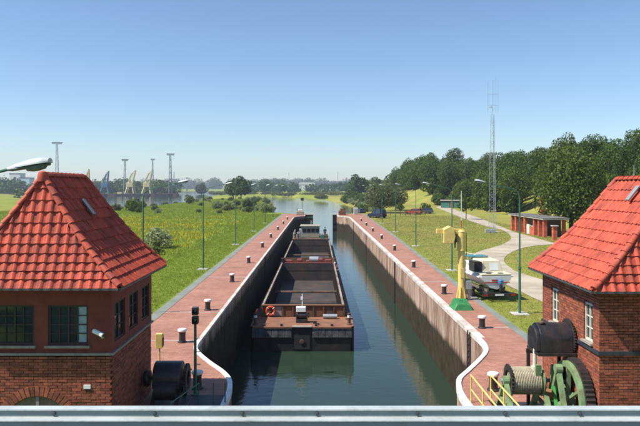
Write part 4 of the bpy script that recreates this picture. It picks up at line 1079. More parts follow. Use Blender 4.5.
MB().box(-0.26, 0.26, -0.434, -0.421, 0.38, 0.48).build('number_plate', 'clean_white', TR)
def wheel(parent, x, y, r, w_, name='wheel'):
    wh = MB().lathe([(r*0.62, -w_/2), (r*0.94, -w_/2), (r, -w_*0.3), (r, w_*0.3), (r*0.94, w_/2), (r*0.62, w_/2)], (x, y, r), 20, 'X').build(name, 'rubber', parent, smooth=True)
    MB().lathe([(r*0.2, -w_*0.42), (r*0.6, -w_*0.40), (r*0.6, w_*0.40), (r*0.2, w_*0.42)], (x, y, r), 16, 'X').build('rim', 'steel', wh, smooth=True)
    return wh
for s in (-1, 1):
    for y in (1.55, 2.25): wheel(TR, s*0.92, y, 0.30, 0.18)
    MB().prism([(1.18, 0.50), (2.62, 0.50), (2.55, 0.66), (1.25, 0.66)], s*0.92 - 0.12, s*0.92 + 0.12, 'X').build('mudguard', 'rubber', TR, bevel=0.02)
for s in (-1, 1): MB().box(s*0.5 - 0.05, s*0.5 + 0.05, 0.1, 3.4, 0.54, 0.70).build('bunk', 'wood', TR)
MB().tube((0, 5.6, 0), (0, 5.6, 0.56), 0.04, 0.04, 8).build('jockey_leg', 'black_iron', TR)

# ================================================================ CARS
def car(label, loc, rz, paint, kind='suv', L=4.4, Wd=1.8, Hh=1.75):
    t = thing('parked_car', label, 'car', loc, rz)
    hw = Wd / 2
    zb, zs = 0.32, 0.95 if kind == 'suv' else 0.82
    prof = [(-L/2, zb), (L/2, zb), (L/2 + 0.02, zb + 0.3), (L/2 - 0.08, zs - 0.05), (L*0.24, zs + 0.06), (-L/2 + 0.05, zs + 0.08), (-L/2 - 0.02, zb + 0.3)]
    body = MB().prism([(a, b_) for a, b_ in prof], -hw, hw, 'X').build('body', paint, t, bevel=0.06)
    r0, r1 = (-L/2 + 0.10, L*0.20); top0, top1 = (-L/2 + 0.35, L*0.04)
    z0, z1 = zs + 0.06, Hh
    g = MB().add([(-hw+0.06, r0, z0), (hw-0.06, r0, z0), (hw-0.06, r1, z0), (-hw+0.06, r1, z0), (-hw+0.22, top0, z1-0.04), (hw-0.22, top0, z1-0.04), (hw-0.22, top1, z1-0.04), (-hw+0.22, top1, z1-0.04)],
                 [(0,3,2,1),(4,5,6,7),(0,1,5,4),(1,2,6,5),(2,3,7,6),(3,0,4,7)]).build('windows', 'glass', t)
    MB().box(-hw+0.19, hw-0.19, top0 - 0.04, top1 + 0.04, z1 - 0.045, z1).build('roof', paint, t, bevel=0.02)
    for s in (-1, 1):
        for (ya, yb) in ((r0, top0), (r1, top1), (-0.25, -0.25)): MB().bar((s*(hw-0.05), ya, z0), (s*(hw-0.205), yb, z1 - 0.03), 0.07, 0.07).build('roof_pillar', paint, t)
    for s in (-1, 1):
        for y in (-L*0.31, L*0.31): wheel(t, s*(hw - 0.08), y, 0.33, 0.21)
        MB().box(s*(hw-0.24) - 0.14, s*(hw-0.24) + 0.14, L/2 - 0.06, L/2 + 0.03, 0.62, 0.76).build('headlight', 'chrome', t)
        MB().box(s*(hw-0.16) - 0.09, s*(hw-0.16) + 0.09, -L/2 - 0.03, -L/2 + 0.05, 0.66, 0.9).build('tail_lamp', 'tail_red', t)
    MB().box(-hw + 0.1, hw - 0.1, -L/2 - 0.06, -L/2 + 0.02, 0.36, 0.52).build('bumper', 'rubber', t)
    MB().box(-hw + 0.1, hw - 0.1, L/2 - 0.02, L/2 + 0.06, 0.36, 0.52).build('bumper', 'rubber', t)
    return t
car('dark blue off-road car parked on the grass at the far right quay', (12.9, 139.5, -0.04), R(35), 'car_blue', 'suv', 4.3, 1.85, 1.9)
car('red car parked by the far end of the path', (23.4, 157.5, -0.04), R(60), 'car_red', 'car', 4.0, 1.7, 1.45)
car('dark grey car parked behind the red car', (26.6, 161, -0.04), R(75), 'car_grey', 'car', 4.2, 1.75, 1.5)
car('small dark car parked beyond the right lock head', (10.9, 166, -0.35), R(20), 'car_grey', 'car', 3.8, 1.65, 1.45)

# ================================================================ BRICK SHELTER, HUT, MAST, POLES
SH = thing('brick_shelter', 'open shelter with red brick pillars and a flat grey roof beside the path', 'shelter', (30.0, 0, -0.04))
def pillar(parent, x, y, hgt, wd_=0.62, name='pillar'):
    b_ = MB(); n_ = max(2, int(hgt / 0.16))
    for k in range(n_):
        e = 0.0 if k % 2 else 0.006
        b_.box(x - wd_/2 - e, x + wd_/2 + e, y - wd_/2 - e, y + wd_/2 + e, hgt*k/n_ + 0.004, hgt*(k+1)/n_ - 0.004)
    b_.box(x - wd_/2 + 0.02, x + wd_/2 - 0.02, y - wd_/2 + 0.02, y + wd_/2 - 0.02, 0, hgt - 0.001)
    return b_.build(name, 'pillar', parent)
for y in (99.6, 97.5, 95.4, 93.3, 89.4, 87.5, 85.6): pillar(SH, 0.0, y, 2.35, 0.46)
for y in (99.6, 95.4, 91.0, 85.6): pillar(SH, 2.5, y, 2.35, 0.4)
MB().box(-0.45, 3.0, 85.0, 100.4, 2.35, 2.50).build('roof_beam', 'frame_white', SH)
MB().box(-0.52, 3.08, 84.93, 100.47, 2.502, 2.58).build('roof', 'roof_felt', SH)
lw_ = MB().box(-0.16, 0.16, 89.75, 91.2, 0.0, 1.15).build('low_wall', 'pillar', SH)
MB().box(-0.24, 0.24, 89.7, 91.25, 1.152, 1.23).build('wall_cap', 'slab', lw_)
MB().box(2.1, 2.25, 85.9, 99.3, 0.0, 2.3).build('back_wall', 'frame_dark', SH)
MB().box(-0.08, 0.08, 91.6, 92.8, 0.0, 1.35).build('notice_board', 'frame_white', SH)
CH = thing('brick_chimney', 'slim red brick chimney stack rising behind the shelter', 'chimney', (34.8, 100.5, 0.6))
pillar(CH, 0, 0, 4.5, 0.55, 'stack'); MB().box(-0.4, 0.4, -0.4, 0.4, 4.5, 4.62).build('cap', 'slab', CH); pillar(CH, 0.45, 0.0, 2.6, 0.5, 'breast')
GP = thing('gate_pillar', 'lone brick gate pillar between the shelter and the right roof', 'pillar', (29.6, 81.0, -0.04)); pillar(GP, 0, 0, 1.75, 0.5, 'shaft'); MB().box(-0.38, 0.38, -0.38, 0.38, 1.75, 1.86).build('cap', 'slab', GP)

HU = thing('garage_hut', 'low flat-roofed hut with green doors by the edge of the wood', 'hut', (42.5, 205, -0.06), R(-12)); HU.scale = (0.8, 0.9, 0.85)
MB().box(-4.2, 4.2, 0, 5, 0, 2.7).build('wall', 'hut_wall', HU); MB().box(-4.5, 4.5, -0.35, 5.2, 2.7, 2.95).build('roof', 'slab', HU)
for x in (-2.4, 2.4): MB().box(x - 1.5, x + 1.5, -0.06, -0.002, 0.05, 2.3).build('garage_door', 'hut_green', HU)
MB().box(-0.55, 0.55, -0.12, -0.003, 0, 2.6).build('pier', 'wood', HU)

def lattice(parent, x0w, x1w, z0, z1, n, rl, rb, m, legs=4, name='lattice'):
    b_ = MB()
    ang = [2*PI*k/legs + PI/legs for k in range(legs)]
    def pt(k, t): r = (x0w + (x1w - x0w)*t) / math.sqrt(2); return (r*math.cos(ang[k % legs]), r*math.sin(ang[k % legs]), z0 + (z1 - z0)*t)
    for k in range(legs): b_.tube(pt(k, 0), pt(k, 1), rl, rl*0.8, 5)
    for i in range(n):
        for k in range(legs):
            t0, t1 = i/n, (i+1)/n
            b_.tube(pt(k, t0), pt(k+1, t1), rb, rb, 4, False)
            if i % 2 == 0: b_.tube(pt(k+1, t0), pt(k, t1), rb, rb, 4, False)
            b_.tube(pt(k, t1), pt(k+1, t1), rb, rb, 4, False)
    return b_.build(name, m, parent)
MA = thing('radio_mast', 'tall slim lattice radio mast with thin aerials on top beside the path', 'mast', (25.7, 95.0, -0.04))
lattice(MA, 0.85, 0.42, 0.1, 17.2, 22, 0.032, 0.014, 'steel', 3)
b = MB(); b.tube((0, 0, 17.2), (0, 0, 22.4), 0.035, 0.02, 6)
for z in (18.6, 20.2): b.bar((-0.75, 0, z), (0.75, 0, z), 0.03, 0.03)
for x, zt_ in ((-0.75, 22.0), (0.42, 22.6), (0.75, 22.2)): b.tube((x, 0, 17.6), (x, 0, zt_), 0.022, 0.015, 5)
b.bar((-0.5, 0, 18.3), (-0.1, 0, 18.3), 0.3, 0.06); b.build('aerials', 'steel', MA)
MB().box(-0.8, 0.8, -0.8, 0.8, -0.1, 0.14).build('footing', 'slab', MA)
for x in (-1.1, -0.3): MB().box(x - 0.32, x + 0.32, -1.4, -0.9, 0.0, 0.55).build('equipment_box', 'steel', MA, bevel=0.02)
for (x, y, h_, lab) in ((22.2, 107, 5.5, 'shorter white flagpole with a red foot on the right lawn'), (23.1, 104, 5.9, 'taller white flagpole with a red foot near the radio mast')):
    FP = thing('flagpole', lab, 'flagpole', (x, y, -0.04), group='white flagpoles')
    MB().tube((0, 0, 1.3), (0, 0, h_), 0.06, 0.045, 8).build('pole', 'clean_white', FP); MB().tube((0, 0, 0), (0, 0, 1.3), 0.065, 0.065, 8).build('foot', 'sign_red', FP)
    MB().lathe([(0.02, -0.03), (0.075, 0.02), (0.02, 0.08)], (0, 0, h_), 8).build('finial', 'clean_white', FP)
# far wooden fence
FE = thing('plank_fence', 'low weathered wooden fence behind the dark off-road car', 'fence', (16.0, 152, -0.05), R(8))
for k in range(9): MB().box(k*1.2 - 0.06, k*1.2 + 0.06, -0.06, 0.06, 0, 1.1).build('post', 'wood', FE)
for z in (0.35, 0.7, 0.98): MB().box(0, 9.6, -0.09, -0.062, z, z + 0.12).build('rail', 'wood', FE)

# ================================================================ UPPER LOCK HEAD
for s, x, lab, m in ((-1, -1.85, 'open lock gate leaf at the far left lock head', 'rust_dark'), (1, 4.3, 'open lock gate leaf at the far right lock head', 'hull_black')):
    t = thing('lock_gate', lab, 'gate', (x, 155.5, WZ - 1.5))
    hw_ = 0.9 if s < 0 else 0.55
    MB().box(-hw_, hw_, -1.5, 1.5, 0, 5.35).build('leaf', m, t, bevel=0.05)
    for z in (2.0, 3.3, 4.6): MB().box(-hw_, hw_, -1.62, -1.502, z, z + 0.18).build('beam', 'green_box' if s < 0 else 'hull_black', t)
    MB().box(-hw_ - 0.05, hw_ + 0.05, -1.6, 1.6, 5.352, 5.42).build('walkway', 'slab', t)
t = thing('gate_machine', 'orange gate machine on the far right lock head', 'machine', (5.9, 154.5, 0.0))
MB().box(-0.8, 0.9, -0.8, 0.8, 0.0, 1.05).build('housing', 'rust_orange', t, bevel=0.08); MB().box(-0.4, 0.5, -0.5, 0.5, 1.052, 1.5).build('motor', 'rust_orange', t, bevel=0.06); MB().tube((0.7, 0, 1.0), (0.7, 0, 1.7), 0.06, 0.06, 8).build('lever', 'black_iron', t)
t = thing('gate_machine', 'beige gate machine on the far left lock head', 'machine', (-4.0, 154.5, 0.0))
MB().box(-0.9, 0.9, -0.8, 0.8, 0.0, 0.85).build('housing', 'cream', t, bevel=0.08); MB().box(-0.5, 0.6, -0.5, 0.5, 0.852, 1.25).build('motor', 'frame_white', t, bevel=0.06); MB().tube((-0.7, 0, 0.8), (-0.7, 0, 1.5), 0.06, 0.06, 8).build('lever', 'black_iron', t)
t = thing('far_signal', 'dark signal box on a thin mast at the far left lock head', 'signal', (-3.6, 157.5, 0.0))
MB().tube((0, 0, 0), (0, 0, 3.3), 0.06, 0.05, 8).build('mast', 'black_iron', t); MB().box(-0.35, 0.4, -0.15, 0.15, 3.3, 4.0).build('signal_head', 'black_iron', t, bevel=0.04)
t = thing('control_cabinet', 'small white cabinet near the far right lock head', 'cabinet', (9.3, 156, 0.0))
MB().box(-0.5, 0.5, -0.4, 0.4, 0.0, 1.6).build('housing', 'clean_white', t, bevel=0.03); MB().box(-0.42, 0.42, -0.43, -0.402, 0.1, 1.5).build('door', 'steel', t)

# ================================================================ BARGES AND PUSHER
def deck_post(parent, x, y, z, red=False):
    p = MB().lathe([(0.17, 0), (0.17, 0.05), (0.10, 0.08), (0.10, 0.62), (0.12, 0.66), (0.12, 0.72)], (x, y, z), 12).build('mooring_post', 'rust_dark', parent, smooth=True)
    MB().lathe([(0.105, 0.44), (0.112, 0.45), (0.112, 0.58), (0.105, 0.59)], (x, y, z), 12).build('white_band', 'clean_white', p)
    MB().tube((x - 0.24, y, z + 0.36), (x + 0.24, y, z + 0.36), 0.05, 0.05, 8).build('cross_bar', 'rust_dark', p)
    if red: MB().bar((x - 0.05, y, z + 0.5), (x + 0.16, y + 0.05, z + 0.98), 0.10, 0.10).build('rope_hook', 'red_gear', p)
def barge(name, label, y0, L, first):
    t = thing(name, label, 'barge', (-0.95, y0, WZ))
    hw_ = 3.3; dk = 1.55
    pl = [(-hw_ + 0.25, 0.0), (hw_ - 0.25, 0.0), (hw_, 0.35), (hw_, L - 0.6), (hw_ - 0.3, L), (-hw_ + 0.3, L), (-hw_, L - 0.6), (-hw_, 0.35)]
    hi = 2.69; y_a, y_b = 3.35, L - 1.6; fl_ = 0.50; ct = 2.30
    # hull: outer shell with the hold left open
    sh = MB(); n_ = len(pl)
    sh.add([(x, y, -0.8) for x, y in pl] + [(x, y, dk - 0.02) for x, y in pl], [(i, (i+1) % n_, n_ + (i+1) % n_, n_ + i) for i in range(n_)] + [tuple(range(n_ - 1, -1, -1))])
    hull_ = sh.build('hull', 'hull_black', t)
    d = MB()
    d.prism([pl[0], pl[1], pl[2], (hw_, y_a), (-hw_, y_a), pl[7]], dk - 0.06, dk); d.build('stern_deck', 'rust_deck' if first else 'rust_dark', t)
    MB().prism([(-hw_, y_b), (hw_, y_b), pl[3], pl[4], pl[5], pl[6]], dk - 0.06, dk).build('bow_deck', 'rust_dark', t)
    for s in (-1, 1):
        a, c = sorted((s*(hi + 0.12), s*hw_)); MB().box(a, c, y_a + 0.002, y_b - 0.002, dk - 0.06, dk - 0.002).build('side_deck', 'rust_dark', t)
        a, c = sorted((s*hi, s*(hi + 0.12))); MB().box(a, c, y_a, y_b, fl_, ct).build('hold_side', 'hold', t)
        a, c = sorted((s*(hi - 0.01), s*(hi + 0.13))); MB().box(a, c, y_a - 0.05, y_b + 0.05, ct + 0.001, ct + 0.05).build('coaming_rail', 'coaming', t, bevel=0.01)
        for k in range(int((y_b - y_a) / 1.5)):
            yy = y_a + 0.9 + 1.5*k; a, c = sorted((s*(hi + 0.121), s*(hi + 0.21))); MB().box(a, c, yy - 0.04, yy + 0.04, dk + 0.001, ct - 0.02).build('stanchion', 'rust_dark', t)
    MB().box(-hi, hi, y_a, y_b, fl_ - 0.06, fl_).build('hold_floor', 'hold', t)
    for yy, nm in ((y_a - 0.1, 'stern_bulkhead'), (y_b, 'bow_bulkhead')):
        MB().box(-hi - 0.12, hi + 0.12, yy, yy + 0.1, fl_ - 0.05, ct).build(nm, 'hold' if nm[0] == 'b' else 'rust_orange', t)
    for yy, zz in (((y_a + y_b)/2 - 1.6, 1.42), ):
        MB().box(-hi + 0.002, hi - 0.002, yy, yy + 0.35, zz, zz + 0.16).build('thwart', 'rust_dark', t, bevel=0.03)
    for k in range(int((y_b - y_a) / 1.2)):
        for s in (-1, 1):
            yy = y_a + 0.7 + 1.2*k; a, c = sorted((s*(hi - 0.09), s*(hi - 0.001))); MB().box(a, c, yy, yy + 0.05, fl_, ct - 0.1).build('hold_rib', 'hold', t)
    if first:
        # framed plate across the stern deck
        yp = y_a - 0.105
        cols_ = ['rust_orange', 'sill', 'rust_orange', 'rust_orange', 'rust_dark', 'rust_orange', 'rust_dark', 'rust_orange']
        for k in range(9):
            x = -hi - 0.10 + (2*hi + 0.2) * k / 8; MB().box(x - 0.05, x + 0.05, yp - 0.09, yp, dk, ct).build('plate_rib', 'rust_dark' if k % 3 else 'rust_orange', t)
        for k in range(8):
            x = -hi - 0.05 + (2*hi + 0.2) * k / 8; MB().box(x, x + 0.58, yp - 0.035, yp - 0.001, dk + 0.06, ct - 0.05).build('plate_panel', cols_[k], t)
        MB().box(-hi - 0.14, hi + 0.14, yp - 0.11, yp + 0.21, ct + 0.0, ct + 0.06).build('plate_top', 'rust_orange', t)
        for s in (-1, 1):                                             # rubbing band of bolted boards round the transom
            for k in range(6):
                a = s*(0.66 + 0.42*k); a, c = sorted((a, a + s*0.40)); MB().box(a, c, -0.10, -0.001, dk - 0.66, dk - 0.07).build('fender_board', 'hull_grey', t, bevel=0.012)
            a, c = sorted((s*0.64, s*3.12)); MB().box(a, c, -0.14, 0.02, dk - 0.068, dk + 0.03).build('gunwale', 'rust_deck', t)
        MB().box(-0.62, 0.62, -0.16, 0.22, dk + 0.002, dk + 0.05).build('fairlead_plate', 'sill', t)
        MB().box(-0.5, 0.5, -0.05, -0.002, 0.15, dk - 0.1).build('coupling_recess', 'rubber', t)
        MB().lathe([(0.10, -0.06), (0.16, -0.05), (0.16, 0.0)], (0, -0.05, 0.62), 12, 'Y').build('towing_eye', 'rust_dark', t)
        for s in (-1, 1): deck_post(t, s*3.02, 0.75, dk, s < 0)
        for x in (-1.3, 0.9, 1.9, -2.4): MB().box(x - 0.08, x + 0.08, 0.10, 0.26, dk, dk + 0.14).build('cleat', 'black_iron', t)
        wn = MB().box(-0.42, 0.34, 1.15, 1.75, dk, dk + 0.22).box(-0.42, -0.34, 1.2, 1.7, dk + 0.22, dk + 0.55).box(0.26, 0.34, 1.2, 1.7, dk + 0.22, dk + 0.55).build('anchor_winch', 'black_iron', t)
        MB().lathe([(0.23, -0.33), (0.23, 0.25)], (0, 1.45, dk + 0.45), 16, 'X').build('drum', 'black_iron', wn, smooth=True)
        MB().lathe([(0.12, 0.36), (0.18, 0.38), (0.18, 0.44), (0.12, 0.46)], (0, 1.45, dk + 0.45), 16, 'X').build('crank_wheel', 'rust_dark', wn)
        MB().box(-0.40, 0.22, 1.22, 1.60, dk + 0.70, dk + 1.02).build('white_box', 'clean_white', wn, bevel=0.02)
        MB().tube((-0.02, 2.0, dk), (-0.02, 2.0, dk + 1.75), 0.035, 0.03, 8).box(-0.14, 0.02, 1.96, 2.04, dk + 1.38, dk + 1.56).build('lamp_staff', 'clean_white', t)
        MB().tube((1.35, 2.55, dk + 0.16), (2.3, 2.55, dk + 0.16), 0.15, 0.15, 12).build('grey_pipe', 'steel', t, smooth=True)
        MB().box(0.7, 0.95, 0.9, 1.1, dk, dk + 0.16).box(1.0, 1.1, 0.5, 0.65, dk, dk + 0.12).build('rope_coil', 'black_iron', t)
        # lifebuoy hangs on the plate
        lb = thing('lifebuoy', 'orange lifebuoy hanging on the rusty stern plate of the barge', 'lifebuoy', (-0.95 - 2.2, y0 + yp - 0.16, WZ + dk + 0.42))
        vs_ = []; fs_ = []; Nn, Kk = 24, 10
        for i in range(Nn):
            a = 2*PI*i/Nn
            for k in range(Kk):
                q = 2*PI*k/Kk; rr = 0.27 + 0.085*math.cos(q); vs_.append((rr*math.cos(a), 0.06*math.sin(q), rr*math.sin(a)))
        for i in range(Nn):
            for k in range(Kk): fs_.append((i*Kk+k, ((i+1) % Nn)*Kk+k, ((i+1) % Nn)*Kk+(k+1) % Kk, i*Kk+(k+1) % Kk))
        MB().add(vs_, fs_).build('ring', 'orange', lb, smooth=True)
        for k in range(4):
            a = PI/4 + PI/2*k; MB().bar((0.27*math.cos(a-0.12), 0, 0.27*math.sin(a-0.12)), (0.27*math.cos(a+0.12), 0, 0.27*math.sin(a+0.12)), 0.135, 0.18).build('white_band', 'clean_white', lb, bevel=0.03)
    else:
        for x, w_ in ((-2.2, 0.8), (-1.0, 0.55), (0.2, 0.9), (1.3, 0.6), (2.2, 0.7)):
            MB().box(x - w_/2, x + w_/2, 1.0 + random.uniform(0, 0.8), 2.4, dk, dk + random.uniform(0.45, 0.9)).build('deck_gear', 'red_gear', t, bevel=0.06)
        MB().lathe([(0.35, -0.5), (0.35, 0.5)], (0.6, 1.4, dk + 0.75), 14, 'X').build('coupling_winch', 'steel', t, smooth=True)
        MB().tube((-2.6, 0.6, dk + 0.5), (2.6, 0.6, dk + 0.5), 0.07, 0.07, 8).build('coupling_bar', 'red_gear', t)
        for s in (-1, 1):
            deck_post(t, s*2.95, 0.5, dk); MB().tube((s*2.9, 1.6, dk), (s*2.9, 1.6, dk + 0.9), 0.22, 0.22, 10).build('capstan', 'rust_dark', t)
    return t
barge('cargo_barge', 'empty rusty cargo barge with its blunt stern nearest in the lock', 41.1, 29.2, True)
barge('cargo_barge', 'second empty barge coupled ahead of the nearest barge', 71.1, 28.6, False)
TG = thing('pusher_tug', 'pusher tug with a cream wheelhouse ahead of the two barges', 'tug', (-0.95, 100.6, WZ))
pl = [(-2.7, 0), (2.7, 0), (2.9, 0.6), (2.9, 10), (1.6, 12.5), (-1.6, 12.5), (-2.9, 10), (-2.9, 0.6)]
MB().prism(pl, -0.8, 2.28).build('hull', 'hull_black', TG); MB().prism([(a*0.985, 0.06 + b_*0.985) for a, b_ in pl], 2.281, 2.31).build('deck', 'rust_dark', TG)
wh_ = MB().box(-1.55, 1.35, 3.0, 6.2, 2.31, 4.1).build('wheelhouse', 'cream', TG, bevel=0.05)
MB().box(-1.75, 1.55, 2.8, 6.4, 4.102, 4.24).build('roof', 'cream', wh_, bevel=0.03)
for k in range(4):
    x = -1.36 + 0.70*k; MB().box(x, x + 0.58, 2.955, 2.998, 3.18, 3.72).build('window', 'glass', wh_)
MB().box(-1.58, 1.38, 2.93, 2.998, 3.8, 3.98).build('name_board', 'sill', wh_)
MB().box(-1.9, -1.62, 3.2, 5.9, 2.31, 3.6).build('side_casing', 'steel', wh_)
for x in (-2.5, -2.0, 2.45): MB().lathe([(0.16, 0), (0.12, 0.1), (0.12, 0.6), (0.18, 0.7)], (x, 1.2, 2.31), 10).build('bitt', 'rust_dark', TG)
MB().box(1.5, 2.1, 1.2, 2.0, 2.31, 2.95).build('green_locker', 'hut_green', TG, bevel=0.03); MB().box(-2.2, -1.7, 1.6, 2.4, 2.31, 3.3).build('vent_box', 'steel', TG, bevel=0.03)
MB().tube((0.0, 4.4, 4.24), (0.0, 4.4, 5.0), 0.035, 0.03, 8).build('mast', 'clean_white', TG)
b = MB()
for s in (-1, 1):
    for y in (0.4, 2.5, 5, 7.5, 9.8): b.tube((s*2.75, y, 2.31), (s*2.75, y, 3.2), 0.025, 0.025, 6)
    b.tube((s*2.75, 0.4, 3.2), (s*2.75, 9.8, 3.2), 0.025, 0.025, 6)
b.build('guard_rail', 'frame_white', TG)

# crew member on the pusher, one continuous body grown over a skeleton
def person(label, loc, rz):
    t = thing('person', label, 'person', loc, rz)
    J = {'pel': (0,0,0.93), 'ch': (0,-0.01,1.22), 'nk': (0,-0.01,1.46), 'hd': (0,-0.03,1.56), 'hd2': (0,-0.02,1.68),
         'sl': (-0.18,0,1.40), 'el': (-0.27,0.03,1.13), 'wl': (-0.25,-0.10,0.90), 'hl': (-0.24,-0.14,0.82),
         'sr': (0.18,0,1.40), 'er': (0.30,-0.02,1.15), 'wr': (0.34,-0.20,1.05), 'hr': (0.35,-0.27,1.02),
         'hpl': (-0.09,0,0.88), 'kl': (-0.11,-0.03,0.48), 'al': (-0.12,0.02,0.09), 'tl': (-0.13,-0.14,0.035),
         'hpr': (0.09,0,0.88), 'kr': (0.12,-0.05,0.48), 'ar': (0.14,0.01,0.09), 'tr': (0.16,-0.15,0.035)}
    rad = {'pel': .14, 'ch': .15, 'nk': .06, 'hd': .085, 'hd2': .09, 'sl': .06, 'el': .045, 'wl': .033, 'hl': .035, 'sr': .06, 'er': .045, 'wr': .033, 'hr': .035,
           'hpl': .095, 'kl': .065, 'al': .045, 'tl': .035, 'hpr': .095, 'kr': .065, 'ar': .045, 'tr': .035}
    E = [('pel','ch'),('ch','nk'),('nk','hd'),('hd','hd2'),('ch','sl'),('sl','el'),('el','wl'),('wl','hl'),('ch','sr'),('sr','er'),('er','wr'),('wr','hr'),
         ('pel','hpl'),('hpl','kl'),('kl','al'),('al','tl'),('pel','hpr'),('hpr','kr'),('kr','ar'),('ar','tr')]
    keys = list(J); me_ = bpy.data.meshes.new('body'); me_.from_pydata([J[k] for k in keys], [(keys.index(a), keys.index(c)) for a, c in E], [])
    o = link('body', me_, t)
    md = o.modifiers.new('skin', 'SKIN')
    for i, k in enumerate(keys):
        sv_ = me_.skin_vertices[0].data[i]; sv_.radius = (rad[k], rad[k]*0.85 if k in ('pel', 'ch') else rad[k]); sv_.use_root = (k == 'pel')
    sb = o.modifiers.new('sub', 'SUBSURF'); sb.levels = 2; sb.render_levels = 2
    dg = bpy.context.evaluated_depsgraph_get(); ev = o.evaluated_get(dg); nm = bpy.data.meshes.new_from_object(ev)
    o.modifiers.clear(); o.data = nm
    for m_ in ('skin', 'shirt', 'trousers', 'rubber'): nm.materials.append(M[m_])
    for p in nm.polygons:
        c = p.center
        p.material_index = 3 if c.z < 0.11 else 2 if c.z < 0.95 and abs(c.x) < 0.21 else 1 if c.z < 1.47 and not (c.y < -0.17 and c.z < 1.1) and c.z > 0.93 else 0
    nm.shade_smooth()
    hr = MB().lathe([(0.075, -0.02), (0.098, 0.03), (0.09, 0.085), (0.05, 0.12), (0.01, 0.13)], (0, -0.005, 1.66), 12).build('hair', 'hair', t, smooth=True)
    for s in (-1, 1): MB().lathe([(0.004, -0.01), (0.012, 0.0)], (s*0.035, -0.115, 1.645), 8, 'Y').build('eye', 'hair', t)
    MB().add([(-0.014,-0.105,1.60),(0.014,-0.105,1.60),(0,-0.135,1.605),(0,-0.105,1.645)], [(0,1,2),(0,2,3),(1,3,2),(0,3,1)]).build('nose', 'skin', t)
    return t
person('person in dark top and red trousers standing on the pusher tug', (1.25, 102.6, WZ + 2.31), R(15))

# ================================================================ TREES
def leaf_cards(puffs, n, size, seed, sh=0.55):
    """leaf cards spread over the shells of ellipsoidal puffs: (cx, cy, cz, rx, ry, rz)"""
    r = np.random.default_rng(seed)
    pf = np.array(puffs, float); area = (pf[:, 3] * pf[:, 5]); k = r.choice(len(pf), n, p=area / area.sum())
    d = r.normal(size=(n, 3)); d /= np.linalg.norm(d, axis=1)[:, None]
    rad = sh + (1.06 - sh) * r.random(n) ** 0.55
    c = pf[k, :3] + d * pf[k, 3:] * rad[:, None]
    nr = d * 0.8 + r.normal(size=(n, 3)) * 0.55; nr /= np.linalg.norm(nr, axis=1)[:, None]
    a = np.cross(nr, r.normal(size=(n, 3))); a /= np.linalg.norm(a, axis=1)[:, None]; b_ = np.cross(nr, a)
    s = size * (0.6 + 0.8 * r.random(n)); e = s * (0.55 + 0.35 * r.random(n))
    q = np.stack([c - a*s[:, None]*0.5, c - b_*e[:, None]*0.5 + nr*(s*0.12)[:, None], c + a*s[:, None]*0.5, c + b_*e[:, None]*0.5 + nr*(s*0.12)[:, None]], 1)
    return q.reshape(-1, 3), np.arange(4*n).reshape(-1, 4)
def crown_puffs(seed, rx, rz, cz, n, base=0.30, ps=(0.28, 0.46)):
    r = random.Random(seed); out = []
    for i in range(n):
        u = (i + 0.5) / n; phi = i * 2.39996 + r.uniform(-0.3, 0.3); zz = 1 - 2*u; rr = math.sqrt(max(0, 1 - zz*zz))
        k = r.uniform(0.55, 0.86) * (1 if zz > -base*2 else 0.85); p = r.uniform(*ps)
        out.append((rx*rr*math.cos(phi)*k, rx*rr*math.sin(phi)*k, cz + rz*max(zz, -0.75)*k, rx*p, rx*p, rz*p*0.85))
    out.append((0, 0, cz, rx*0.5, rx*0.5, rz*0.55)); return out
def trunk_mesh(name, h, r0, seed, puffs, nl=6):
    r = random.Random(seed); b_ = MB()
    pts = [(0, 0, -0.4), (0, 0, 0.0), (r.uniform(-.1, .1)*h*.1, r.uniform(-.1, .1)*h*.1, h*0.3), (r.uniform(-.2, .2)*h*.1, r.uniform(-.2, .2)*h*.1, h*0.62), (0, 0, h*0.85)]
    b_.path(pts, [r0*1.4, r0*1.15, r0*0.85, r0*0.5, r0*0.15], 8)
    for p in r.sample(puffs, min(nl, len(puffs))):
        s_ = (pts[2][0], pts[2][1], h*r.uniform(0.28, 0.5)); mid = tuple((a + c)/2 + (0.05*h if i == 2 else 0) for i, (a, c) in enumerate(zip(s_, p[:3])))
        b_.path([s_, mid, p[:3]], [r0*0.45, r0*0.3, r0*0.1], 6)
    return b_.mesh(name)
tree_lib = {}
def tree_kind(key, h, rx, cz, rz, n_puffs, n_leaf, lsize, lm, r0, seed, base=0.3):
    pf = crown_puffs(seed, rx, rz, cz, n_puffs, base); v, f = leaf_cards(pf, n_leaf, lsize, seed)
    cm = raw('crown', v, f, lm); tm = trunk_mesh('trunk', h*0.9, r0, seed, pf); tm.materials.append(M['bark']); tm.shade_smooth()
    tree_lib[key] = (tm, cm, h)
tree_kind('oakA', 15, 4.6, 8.8, 6.2, 30, 6500, 0.44, 'leaf_dark', 0.30, 1)
tree_kind('oakB', 14, 5.0, 8.2, 5.7, 32, 6500, 0.44, 'leaf_mid', 0.32, 2)
tree_kind('oakC', 16, 4.2, 9.3, 6.7, 30, 6200, 0.43, 'leaf_dark', 0.28, 3)
tree_kind('oakD', 12, 4.4, 7.0, 5.0, 28, 5600, 0.42, 'leaf_mid', 0.26, 4)
tree_kind('near', 13, 5.1, 7.0, 6.0, 54, 17000, 0.32, 'leaf_round', 0.34, 5)
tree_kind('edge', 15, 4.4, 10.2, 5.2, 28, 6500, 0.32, 'leaf_dark', 0.28, 6)
tree_kind('willow', 9, 4.4, 4.6, 4.2, 28, 6000, 0.36, 'leaf_willow', 0.25, 7)
tree_kind('young', 5, 1.9, 3.3, 1.9, 12, 1200, 0.34, 'leaf_mid', 0.10, 8)
tree_kind('bush', 2, 1.5, 0.85, 1.05, 12, 900, 0.30, 'leaf_bank', 0.05, 9)
